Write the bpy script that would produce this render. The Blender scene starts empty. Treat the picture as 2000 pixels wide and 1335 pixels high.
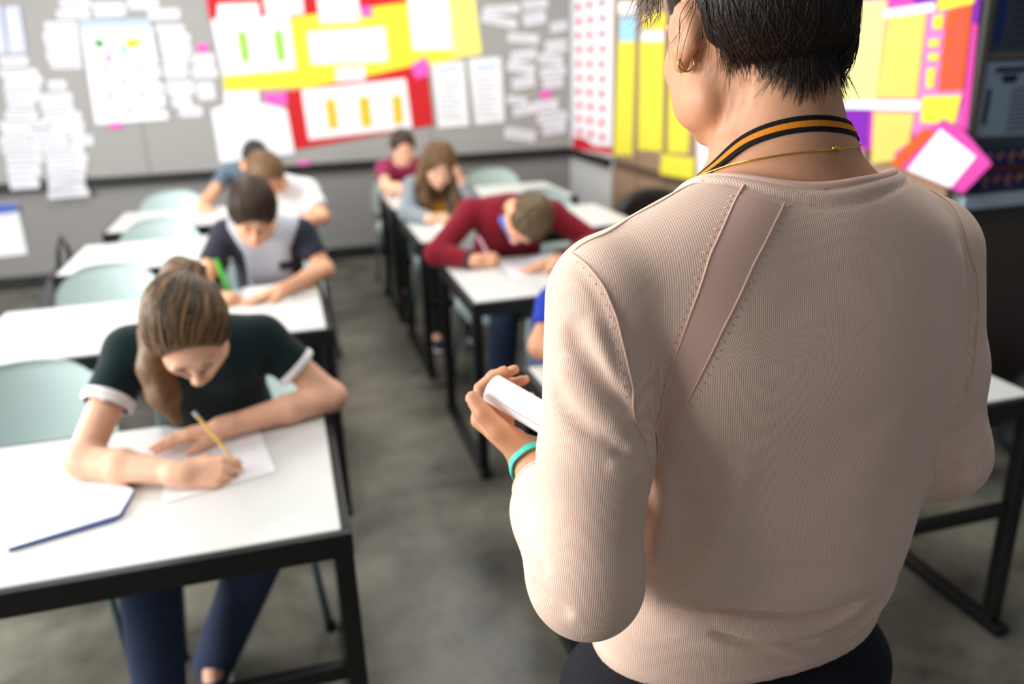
import bpy, math, random
import numpy as np
from mathutils import Matrix, Vector

C = bpy.context.scene.collection
SC = bpy.context.scene

# ------------------------------------------------------------------ camera, world, lights, exposure
cam_data = bpy.data.cameras.new('camera')
cam = bpy.data.objects.new('camera', cam_data)
C.objects.link(cam)
PITCH, ROLL, YAW = math.radians(19.34), -0.0349, -math.radians(15.0)
_f = np.array([0, math.cos(PITCH), -math.sin(PITCH)])
_r = np.array([1.0, 0, 0]); _u = np.cross(_r, _f)
_r2 = math.cos(ROLL) * _r + math.sin(ROLL) * _u
_u2 = -math.sin(ROLL) * _r + math.cos(ROLL) * _u
def _rz(v): return Vector((v[0] * math.cos(YAW) - v[1] * math.sin(YAW), v[0] * math.sin(YAW) + v[1] * math.cos(YAW), v[2]))
CR, CU, CF = _rz(_r2), _rz(_u2), _rz(_f)
m = Matrix((CR, CU, -CF)).transposed().to_4x4()
m.translation = Vector((0, 0, 1.645))
cam.matrix_world = m
cam_data.sensor_width = 36
cam_data.lens = 28.8
cam_data.clip_start = 0.05
cam_data.clip_end = 60
cam_data.dof.use_dof = True
cam_data.dof.focus_distance = 0.87
cam_data.dof.aperture_fstop = 2.6
SC.camera = cam

SC.view_settings.view_transform = 'Standard'
SC.view_settings.look = 'None'
SC.view_settings.gamma = 1
SC.view_settings.use_curve_mapping = False
SC.view_settings.exposure = 0.0

w = bpy.data.worlds.new('world'); SC.world = w; w.use_nodes = True
w.node_tree.nodes['Background'].inputs[0].default_value = (0.86, 0.93, 1.0, 1)
w.node_tree.nodes['Background'].inputs[1].default_value = 0.23

def area(name, loc, target, sx, sy, power, col=(1, 1, 1)):
    d = bpy.data.lights.new(name, 'AREA'); d.shape = 'RECTANGLE'; d.size = sx; d.size_y = sy
    d.energy = power; d.color = col
    o = bpy.data.objects.new(name, d); C.objects.link(o); o.location = loc
    o.rotation_euler = (Vector(target) - Vector(loc)).to_track_quat('-Z', 'Y').to_euler()
    return o
# daylight through the windows of the left wall, and the ceiling fittings over the class
area('window_daylight', (-3.7, 2.6, 1.9), (0.5, 2.6, 1.0), 5.6, 1.5, 400, (1.0, 0.985, 0.96))
for i, (lx, ly) in enumerate(((-0.9, 1.45), (0.9, 1.45), (-0.9, 3.6), (1.3, 3.6), (-0.9, 5.8), (1.3, 5.8))):
    area('ceiling_fitting', (lx, ly, 2.95), (lx, ly, 0), 1.2, 0.6, (34 if i > 1 else 18), (1.0, 0.98, 0.94))
# ------------------------------------------------------------------ materials
def mat(name, col, rough=0.6, metal=0.0, spec=0.5, sss=0.0, coat=0.0, sheen=0.0, noise=None, bump=None, alpha=None):
    """noise=(scale, amount) mottles the colour; bump=(scale, strength, distance)"""
    m = bpy.data.materials.new(name); m.use_nodes = True
    nt = m.node_tree; b = nt.nodes['Principled BSDF']
    b.inputs['Base Color'].default_value = (*col, 1)
    b.inputs['Roughness'].default_value = rough
    b.inputs['Metallic'].default_value = metal
    b.inputs['Specular IOR Level'].default_value = spec
    b.inputs['Coat Weight'].default_value = coat
    b.inputs['Sheen Weight'].default_value = sheen
    if sss:
        b.inputs['Subsurface Weight'].default_value = sss
        b.inputs['Subsurface Radius'].default_value = (1.0, 0.35, 0.2)
        b.inputs['Subsurface Scale'].default_value = 0.012
    if noise or bump:
        tc = nt.nodes.new('ShaderNodeTexCoord')
    if noise:
        n = nt.nodes.new('ShaderNodeTexNoise'); n.inputs['Scale'].default_value = noise[0]; n.inputs['Detail'].default_value = 6
        nt.links.new(tc.outputs['Object'], n.inputs['Vector'])
        mx = nt.nodes.new('ShaderNodeMix'); mx.data_type = 'RGBA'
        a = noise[1]
        mx.inputs['A'].default_value = (*[max(0, c * (1 - a)) for c in col], 1)
        mx.inputs['B'].default_value = (*[min(1, c * (1 + a)) for c in col], 1)
        nt.links.new(n.outputs['Fac'], mx.inputs['Factor'])
        nt.links.new(mx.outputs['Result'], b.inputs['Base Color'])
    if bump:
        n2 = nt.nodes.new('ShaderNodeTexNoise'); n2.inputs['Scale'].default_value = bump[0]; n2.inputs['Detail'].default_value = 4
        nt.links.new(tc.outputs['Object'], n2.inputs['Vector'])
        bp = nt.nodes.new('ShaderNodeBump'); bp.inputs['Strength'].default_value = bump[1]; bp.inputs['Distance'].default_value = bump[2]
        nt.links.new(n2.outputs['Fac'], bp.inputs['Height']); nt.links.new(bp.outputs['Normal'], b.inputs['Normal'])
    return m

def s2l(*c):
    return tuple(((x / 255) / 12.92 if x / 255 <= 0.04045 else ((x / 255 + 0.055) / 1.055) ** 2.4) for x in c)

# ------------------------------------------------------------------ object helpers
def link(o, parent=None, label=None, cat=None, group=None, kind=None):
    if o.name not in C.objects: C.objects.link(o)
    if parent is not None: o.parent = parent
    if label: o['label'] = label
    if cat: o['category'] = cat
    if group: o['group'] = group
    if kind: o['kind'] = kind
    return o

def empty(name, loc, label, cat, group=None, rz=0.0):
    o = bpy.data.objects.new(name, None); o.empty_display_size = 0.1
    o.location = loc; o.rotation_euler = (0, 0, rz)
    return link(o, None, label, cat, group)

class MB:
    """collects shapes into one mesh"""
    def __init__(s): s.v = []; s.f = []; s.mi = []; s.m = 0
    def add(s, vs, fs):
        n = len(s.v); s.v += [tuple(v) for v in vs]; s.f += [tuple(i + n for i in f) for f in fs]; s.mi += [s.m] * len(fs); return s
    def box(s, lo, hi, b=0.0):
        x0, y0, z0 = lo; x1, y1, z1 = hi
        if b <= 0:
            vs = [(x0, y0, z0), (x1, y0, z0), (x1, y1, z0), (x0, y1, z0), (x0, y0, z1), (x1, y0, z1), (x1, y1, z1), (x0, y1, z1)]
            return s.add(vs, [(0, 3, 2, 1), (4, 5, 6, 7), (0, 1, 5, 4), (1, 2, 6, 5), (2, 3, 7, 6), (3, 0, 4, 7)])
        import bmesh
        bm = bmesh.new(); bmesh.ops.create_cube(bm, size=1)
        for v in bm.verts: v.co = Vector(((x0 + x1) / 2 + v.co.x * (x1 - x0), (y0 + y1) / 2 + v.co.y * (y1 - y0), (z0 + z1) / 2 + v.co.z * (z1 - z0)))
        bmesh.ops.bevel(bm, geom=bm.edges[:], offset=b, segments=2, profile=0.5, affect='EDGES')
        bm.verts.index_update()
        s.add([v.co[:] for v in bm.verts], [[v.index for v in f.verts] for f in bm.faces]); bm.free(); return s
    def prism(s, poly, axis, a, b):
        """poly = 2D points; axis 'x' -> poly is (y,z), 'y' -> (x,z), 'z' -> (x,y); extruded a..b"""
        def P(p, t):
            return {'x': (t, p[0], p[1]), 'y': (p[0], t, p[1]), 'z': (p[0], p[1], t)}[axis]
        n = len(poly); vs = [P(p, a) for p in poly] + [P(p, b) for p in poly]
        fs = [tuple(range(n)), tuple(range(2 * n - 1, n - 1, -1))] + [(i, i + n, (i + 1) % n + n, (i + 1) % n) for i in range(n)]
        return s.add(vs, fs)
    def tube(s, pts, r, seg=10, closed=False, flat=None):
        """tube along pts; r float or list; flat=(normal list, ratio)"""
        P = [Vector(p) for p in pts]; n = len(P)
        R = r if isinstance(r, (list, tuple)) else [r] * n
        vs = []; fs = []; up = None
        for i in range(n):
            if closed: t = (P[(i + 1) % n] - P[i - 1]).normalized()
            else: t = (P[min(i + 1, n - 1)] - P[max(i - 1, 0)]).normalized()
            if up is None:
                up = Vector((0, 0, 1)) if abs(t.z) < 0.9 else Vector((1, 0, 0))
            up = (up - t * up.dot(t)).normalized(); sd = t.cross(up)
            for k in range(seg):
                a = 2 * math.pi * k / seg
                vs.append(P[i] + (up * math.cos(a) + sd * math.sin(a)) * R[i])
        m_ = n if closed else n - 1
        for i in range(m_):
            for k in range(seg):
                a = i * seg + k; b = i * seg + (k + 1) % seg; c = ((i + 1) % n) * seg + (k + 1) % seg; d = ((i + 1) % n) * seg + k
                fs.append((a, b, c, d))
        if not closed:
            fs.append(tuple(range(seg - 1, -1, -1))); fs.append(tuple(range((n - 1) * seg, n * seg)))
        return s.add(vs, fs)
    def grid(s, pts, nu, nv):
        """pts row-major nu x nv"""
        return s.add(pts, [(i * nv + j, i * nv + j + 1, (i + 1) * nv + j + 1, (i + 1) * nv + j) for i in range(nu - 1) for j in range(nv - 1)])
    def build(s, name, mats, parent=None, smooth=False, **kw):
        me = bpy.data.meshes.new(name); me.from_pydata(s.v, [], s.f)
        for mm in (mats if isinstance(mats, (list, tuple)) else [mats]): me.materials.append(mm)
        if any(s.mi): me.polygons.foreach_set('material_index', s.mi)
        if smooth: me.polygons.foreach_set('use_smooth', [True] * len(me.polygons))
        me.validate(); me.update()
        o = bpy.data.objects.new(name, me)
        return link(o, parent, **kw)

def copy_tree(o, parent=None):
    c = o.copy(); C.objects.link(c)
    if parent is not None: c.parent = parent
    for ch in list(o.children): copy_tree(ch, c)
    return c

# ------------------------------------------------------------------ implicit bodies
#SDF-BEGIN
def V3(*a): return np.array(a, float)
def nrm(v): v = np.asarray(v, float); return v / np.linalg.norm(v)
def smin(a, b, k):
    if k <= 0: return np.minimum(a, b)
    h = np.clip(0.5 + 0.5 * (b - a) / k, 0, 1)
    return b + (a - b) * h - k * h * (1 - h)
def smax(a, b, k): return -smin(-a, -b, k)

class Body:
    """signed distance field made of blended primitives"""
    def __init__(s): s.pr = []
    def _add(s, fn, c, r, k, op='u'): s.pr.append((fn, np.asarray(c, float), r, k, op)); return s
    def seg(s, a, b, ra, rb=None, k=0.02, op='u'):
        a = np.asarray(a, float); b = np.asarray(b, float); rb = ra if rb is None else rb
        ba = b - a; L = max(ba @ ba, 1e-12)
        def fn(p):
            pa = p - a; t = np.clip(pa @ ba / L, 0, 1)
            q = pa - t[:, None] * ba
            return np.sqrt((q * q).sum(1)) - (ra + t * (rb - ra))
        return s._add(fn, (a + b) / 2, math.sqrt(L) / 2 + max(ra, rb), k, op)
    def ell(s, c, r, R=None, k=0.02, op='u'):
        c = np.asarray(c, float); r = np.asarray(r, float)
        def fn(p):
            q = p - c
            if R is not None: q = q @ R
            k0 = np.sqrt(((q / r) ** 2).sum(1)); k1 = np.sqrt(((q / (r * r)) ** 2).sum(1)) + 1e-9
            return np.where(k0 < 1e-4, -r.min(), k0 * (k0 - 1) / k1)
        return s._add(fn, c, r.max(), k, op)
    def stack(s, rows, k=0.02, op='u', n=2.2):
        """rows of (z, cx, cy, half x, half y)"""
        A = np.array(rows, float)
        z0, z1 = A[0, 0], A[-1, 0]
        def cub(z, j):
            x = A[:, 0]; y = A[:, j]; m_ = np.gradient(y, x)
            i = np.clip(np.searchsorted(x, z) - 1, 0, len(x) - 2); h = x[i + 1] - x[i]; t = (z - x[i]) / h
            return ((2 * t ** 3 - 3 * t ** 2 + 1) * y[i] + (t ** 3 - 2 * t ** 2 + t) * h * m_[i] + (-2 * t ** 3 + 3 * t ** 2) * y[i + 1] + (t ** 3 - t ** 2) * h * m_[i + 1])
        def fn(p):
            z = np.clip(p[:, 2], z0, z1)
            a = cub(z, 3); b = cub(z, 4); x = (p[:, 0] - cub(z, 1)) / a; y = (p[:, 1] - cub(z, 2)) / b
            k0 = (np.abs(x) ** n + np.abs(y) ** n) ** (1 / n) + 1e-6
            g = np.sqrt((x / a) ** 2 + (y / b) ** 2) / np.sqrt(x * x + y * y + 1e-9)
            d = (k0 - 1) / np.maximum(g, 1e-3)
            return np.maximum(d, np.abs(p[:, 2] - (z0 + z1) / 2) - (z1 - z0) / 2)
        c = A[:, 1:3].mean(0)
        return s._add(fn, (c[0], c[1], (z0 + z1) / 2), math.hypot((z1 - z0) / 2, A[:, 3:].max()) + 0.05, k, op)
    def fn(s, f, c, r, k=0.01, op='u'): return s._add(f, c, r, k, op)
    def ext(s, other): s.pr += other.pr; return s
    def __call__(s, p):
        acc = np.full(len(p), 1e3)
        for fn, c, r, k, op in s.pr:
            q = p - c; d = np.sqrt((q * q).sum(1)) - r
            near = d < 0.045 + k
            if op == 'u':
                dd = d.copy() + 0.0
                if near.any(): dd[near] = fn(p[near])
                acc = smin(acc, dd, k)
            elif op == 'd':                       # displacement: fn gives bulge amount
                if near.any(): acc[near] -= fn(p[near])
            else:                                 # carve
                if near.any(): acc[near] = smax(acc[near], -fn(p[near]), k)
        return acc

def polyd(P):
    """distance to a polyline (and position along it 0..1)"""
    P = np.asarray(P, float)
    def f(p):
        best = np.full(len(p), 1e3); tt = np.zeros(len(p)); n = len(P) - 1
        for i in range(n):
            a = P[i]; ba = P[i + 1] - a; L = ba @ ba + 1e-12
            t = np.clip((p - a) @ ba / L, 0, 1); q = p - a - t[:, None] * ba; d = np.sqrt((q * q).sum(1))
            m_ = d < best; best[m_] = d[m_]; tt[m_] = ((i + t) / n)[m_]
        return best, tt
    return f

def fold(B, P, amp, wid, taper=True):
    """raised (amp>0) or sunk (amp<0) crease along a polyline"""
    P = np.asarray(P, float); f = polyd(P)
    def fn(p):
        d, t = f(p); e = np.exp(-(d / wid) ** 2) * amp
        if taper: e = e * np.clip(4 * t * (1 - t) * 1.6, 0, 1)
        return e
    c = (P.max(0) + P.min(0)) / 2
    B._add(fn, c, np.linalg.norm(P.max(0) - P.min(0)) / 2 + wid * 2.2, 0.0, 'd')

def grad(f, p, e=8e-4):
    g = np.empty_like(p)
    for i in range(3):
        d = np.zeros(3); d[i] = e
        g[:, i] = f(p + d) - f(p - d)
    return g / (2 * e)
def project(f, p, it=4, off=0.0):
    p = np.array(p, float)
    for _ in range(it):
        g = grad(f, p); d = f(p) - off
        p = p - g * (np.clip(d, -0.02, 0.02) / np.maximum((g * g).sum(1), 0.15))[:, None]
    return p
#SDF-END

def sdf_arrays(f, lo, hi, h, newton=1):
    lo = np.asarray(lo, float); hi = np.asarray(hi, float); Bk = 8
    nb = np.ceil((hi - lo) / (h * Bk)).astype(int); n = nb * Bk
    ii = np.indices(nb).reshape(3, -1).T
    cen = lo + (ii * Bk + (Bk - 1) / 2) * h
    dc = f(cen)
    keep = np.abs(dc) < Bk * h * 0.87 * 1.7 + 0.012
    val = np.repeat(np.repeat(np.repeat(np.where(dc.reshape(nb) < 0, -1.0, 1.0), Bk, 0), Bk, 1), Bk, 2).astype(np.float32)
    off = np.indices((Bk, Bk, Bk)).reshape(3, -1).T
    kb = ii[keep]
    for s in range(0, len(kb), 600):
        g = (kb[s:s + 600, None, :] * Bk + off[None]).reshape(-1, 3)
        val[g[:, 0], g[:, 1], g[:, 2]] = f(lo + g * h)
    sg = val < 0
    cs = np.zeros(tuple(n - 1), np.int8)
    for dx in (0, 1):
        for dy in (0, 1):
            for dz in (0, 1):
                cs += sg[dx:n[0] - 1 + dx, dy:n[1] - 1 + dy, dz:n[2] - 1 + dz]
    act = (cs > 0) & (cs < 8)
    ci = np.argwhere(act)
    idx = np.full(tuple(n - 1), -1, np.int32); idx[act] = np.arange(len(ci))
    corners = [(a, b, c) for a in (0, 1) for b in (0, 1) for c in (0, 1)]
    cv = np.array([val[ci[:, 0] + a, ci[:, 1] + b, ci[:, 2] + c] for a, b, c in corners]).T
    acc = np.zeros((len(ci), 3)); cnt = np.zeros(len(ci))
    for i, A in enumerate(corners):
        for j, Bc in enumerate(corners):
            if j > i and sum(abs(A[k] - Bc[k]) for k in range(3)) == 1:
                va, vb = cv[:, i], cv[:, j]; m_ = (va < 0) != (vb < 0)
                t = np.where(m_, va / np.where(m_, va - vb, 1), 0)
                acc += m_[:, None] * (np.array(A) + t[:, None] * (np.array(Bc) - np.array(A))); cnt += m_
    P = lo + (ci + acc / cnt[:, None]) * h
    faces = []
    for ax in range(3):
        o1, o2 = [(1, 2), (2, 0), (0, 1)][ax]
        sl0 = [slice(1, n[k] - 1) for k in range(3)]; sl1 = list(sl0)
        sl0[ax] = slice(0, n[ax] - 1); sl1[ax] = slice(1, n[ax])
        a = sg[tuple(sl0)]; b = sg[tuple(sl1)]
        e = np.argwhere(a != b); st = a[a != b]
        base = e.copy()
        for k in range(3):
            if k != ax: base[:, k] += 1
        def cell(d1, d2):
            q = base.copy(); q[:, o1] -= d1; q[:, o2] -= d2
            return idx[q[:, 0], q[:, 1], q[:, 2]]
        quad = np.stack([cell(1, 1), cell(0, 1), cell(0, 0), cell(1, 0)], 1)
        quad[~st] = quad[~st][:, ::-1]
        faces.append(quad)
    F = np.concatenate(faces)
    F = F[(F >= 0).all(1)]
    if newton: 
        Q = project(f, P, newton)
        dq = np.linalg.norm(Q - P, axis=1); ok = dq < h * 1.2; P[ok] = Q[ok]
    return P, F

def sdf_mesh(name, f, lo, hi, h, material, parent=None, newton=1, **kw):
    P, F = sdf_arrays(f, lo, hi, h, newton)
    me = bpy.data.meshes.new(name)
    me.vertices.add(len(P)); me.vertices.foreach_set('co', P.astype(np.float32).ravel())
    me.loops.add(F.size); me.loops.foreach_set('vertex_index', F.astype(np.int32).ravel())
    me.polygons.add(len(F)); me.polygons.foreach_set('loop_start', np.arange(0, F.size, 4, dtype=np.int32))
    me.polygons.foreach_set('use_smooth', np.ones(len(F), bool))
    me.update(); me.validate()
    for mm in (material if isinstance(material, (list, tuple)) else [material]): me.materials.append(mm)
    o = bpy.data.objects.new(name, me)
    return link(o, parent, **kw)

# ------------------------------------------------------------------ room
M = {}
def concrete():
    m = bpy.data.materials.new('polished_concrete'); m.use_nodes = True
    nt = m.node_tree; b = nt.nodes['Principled BSDF']; L = nt.links
    tc = nt.nodes.new('ShaderNodeTexCoord')
    n1 = nt.nodes.new('ShaderNodeTexNoise'); n1.inputs['Scale'].default_value = 1.6; n1.inputs['Detail'].default_value = 8; n1.inputs['Roughness'].default_value = 0.62
    n2 = nt.nodes.new('ShaderNodeTexNoise'); n2.inputs['Scale'].default_value = 60; n2.inputs['Detail'].default_value = 3
    L.new(tc.outputs['Object'], n1.inputs['Vector']); L.new(tc.outputs['Object'], n2.inputs['Vector'])
    r = nt.nodes.new('ShaderNodeValToRGB')
    r.color_ramp.elements[0].position = 0.34; r.color_ramp.elements[0].color = (*s2l(50, 48, 45), 1)
    r.color_ramp.elements[1].position = 0.68; r.color_ramp.elements[1].color = (*s2l(142, 139, 124), 1)
    L.new(n1.outputs['Fac'], r.inputs['Fac'])
    mx = nt.nodes.new('ShaderNodeMix'); mx.data_type = 'RGBA'; mx.blend_type = 'MULTIPLY'; mx.inputs['Factor'].default_value = 0.35
    L.new(r.outputs['Color'], mx.inputs['A']); L.new(n2.outputs['Color'], mx.inputs['B'])
    L.new(mx.outputs['Result'], b.inputs['Base Color'])
    mr = nt.nodes.new('ShaderNodeMapRange'); mr.inputs['To Min'].default_value = 0.22; mr.inputs['To Max'].default_value = 0.5
    L.new(n1.outputs['Fac'], mr.inputs['Value']); L.new(mr.outputs['Result'], b.inputs['Roughness'])
    return m
M['floor'] = concrete()
M['fabric'] = mat('grey_pinboard_fabric', s2l(160, 158, 156), 0.95, spec=0.1, bump=(900, 0.3, 0.001))
M['wall'] = mat('grey_wall_panel', s2l(138, 136, 135), 0.8, spec=0.2, bump=(300, 0.15, 0.001))
M['wall_light'] = mat('light_painted_wall', s2l(205, 205, 204), 0.8)  # paler than the back wall: window light put into its colour
M['black'] = mat('black_trim', s2l(22, 22, 23), 0.55)
M['steel'] = mat('black_powder_coated_steel', s2l(16, 16, 18), 0.42, spec=0.4, bump=(700, 0.05, 0.0005))
M['desktop'] = mat('white_laminate', s2l(212, 213, 210), 0.3, spec=0.5)
M['edge'] = mat('desk_edge_band', s2l(200, 198, 186), 0.4)
M['aqua'] = mat('pale_aqua_plastic', s2l(186, 206, 204), 0.42, spec=0.4)
M['aqua_dark'] = mat('grey_green_chair_tube', s2l(92, 112, 112), 0.4, spec=0.5)
M['wood'] = mat('brown_wood_laminate', s2l(150, 122, 98), 0.5, noise=(3, 0.12))
M['wood_gap'] = mat('dark_brown_rail', s2l(98, 78, 62), 0.6)
M['wood_dark'] = mat('dark_walnut_laminate', s2l(74, 58, 46), 0.5, noise=(4, 0.15))
PAPER = dict(red=(200, 38, 44), yellow=(244, 226, 66), paleyellow=(250, 240, 130), white=(238, 239, 243), pink=(246, 96, 196), green=(150, 224, 70),
             orange=(246, 190, 40), calblue=(176, 200, 226), leaf=(70, 150, 60), skyb=(150, 200, 232), amber=(250, 196, 30), bluewhite=(206, 212, 236),
             navyblue=(60, 100, 190), yel2=(228, 218, 66), amber2=(246, 220, 70), magenta=(206, 70, 160), purple=(120, 36, 164), cream=(222, 216, 140),
             yel3=(216, 196, 104), pale=(226, 234, 240), lilac=(214, 120, 188), orangered=(208, 88, 40), card=(222, 222, 228), pinkred=(226, 60, 84),
             darkslate=(52, 60, 70), slate=(118, 134, 150), navy=(20, 40, 92), ink=(24, 28, 48), brick=(112, 34, 34), oran=(186, 120, 30), ledge=(150, 164, 178))
for k, c in PAPER.items(): M[k] = mat('paper_' + k, s2l(*c), 0.75, spec=0.2)
M['ink_line'] = mat('grey_print', s2l(150, 156, 172), 0.8)

floor = MB().box((-4.6, -2.2, -0.1), (4.2, 7.35, 0)).build('floor', M['floor'], kind='structure')
MB().box((-4.6, 7.17, 0), (2.75, 7.35, 0.80)).build('wall_back', M['wall'], kind='structure')
MB().box((-4.6, 7.17, 0.80), (2.75, 7.35, 3.2)).build('wall_back_upper', M['wall'], kind='structure')
MB().box((-4.6, 7.125, 0.765), (2.53, 7.17, 0.835), 0.004).build('trim_1', M['black'], kind='structure')
MB().box((-4.6, 7.15, 0.0), (2.53, 7.17, 0.105)).build('baseboard_back', M['black'], kind='structure')
MB().box((2.53, 6.19, 0), (2.75, 7.17, 3.2)).build('wall_right', M['wall_light'], kind='structure')
MB().box((2.485, 6.19, 0.765), (2.53, 7.125, 0.835), 0.004).build('trim_2', M['black'], kind='structure')
MB().box((2.515, 6.19, 0), (2.53, 7.15, 0.105)).build('baseboard_right', M['black'], kind='structure')
# fabric pinboards above the rail
for x0, x1, lb in ((-4.6, -1.02, 'grey fabric pinboard on the back wall behind the calendar poster'), (-1.015, 1.265, 'grey fabric pinboard on the back wall behind the red and yellow display'),
                   (1.27, 2.53, 'grey fabric pinboard in the right corner of the back wall')):
    MB().box((x0, 7.145, 0.837), (x1, 7.17, 3.1), 0.003).build('pinboard', M['fabric'], label=lb, cat='pinboard')

# row of cupboards along the right side: upper door, lower door, plinth
def cupboard(y0, y1, lb, dark=False):
    t = empty('cupboard', (2.79, (y0 + y1) / 2, 0), lb, 'cupboard')
    dy = (y1 - y0) / 2 - 0.002
    wd = M['wood_dark'] if dark else M['wood']
    MB().box((-0.235, -dy, 0.08), (0.24, dy, 2.35)).build('carcass', M['wood_gap'], t)
    MB().box((-0.21, -dy, 0.0), (0.24, dy, 0.08)).build('plinth', M['black'], t)
    a = MB().box((-0.258, -dy + 0.012, 0.835), (-0.236, dy - 0.012, 2.34), 0.002).build('upper_door', wd, t)
    b = MB().box((-0.258, -dy + 0.012, 0.09), (-0.236, dy - 0.012, 0.755), 0.002).build('lower_door', wd, t)
ys = [6.185, 5.70, 5.22, 4.74, 4.22, 3.70, 3.18, 2.68]
lbs = ['brown wood cupboard next to the red dotted poster', 'brown wood cupboard with the middle yellow strip', 'brown wood cupboard with the wide yellow note at its foot',
       'brown wood cupboard hidden behind the teacher\'s head', 'brown wood cupboard behind the teacher, middle one', 'brown wood cupboard behind the yellow poster pages', 'brown wood cupboard behind the pink and orange display']
for i in range(7): cupboard(ys[i + 1], ys[i], lbs[i])

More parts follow.
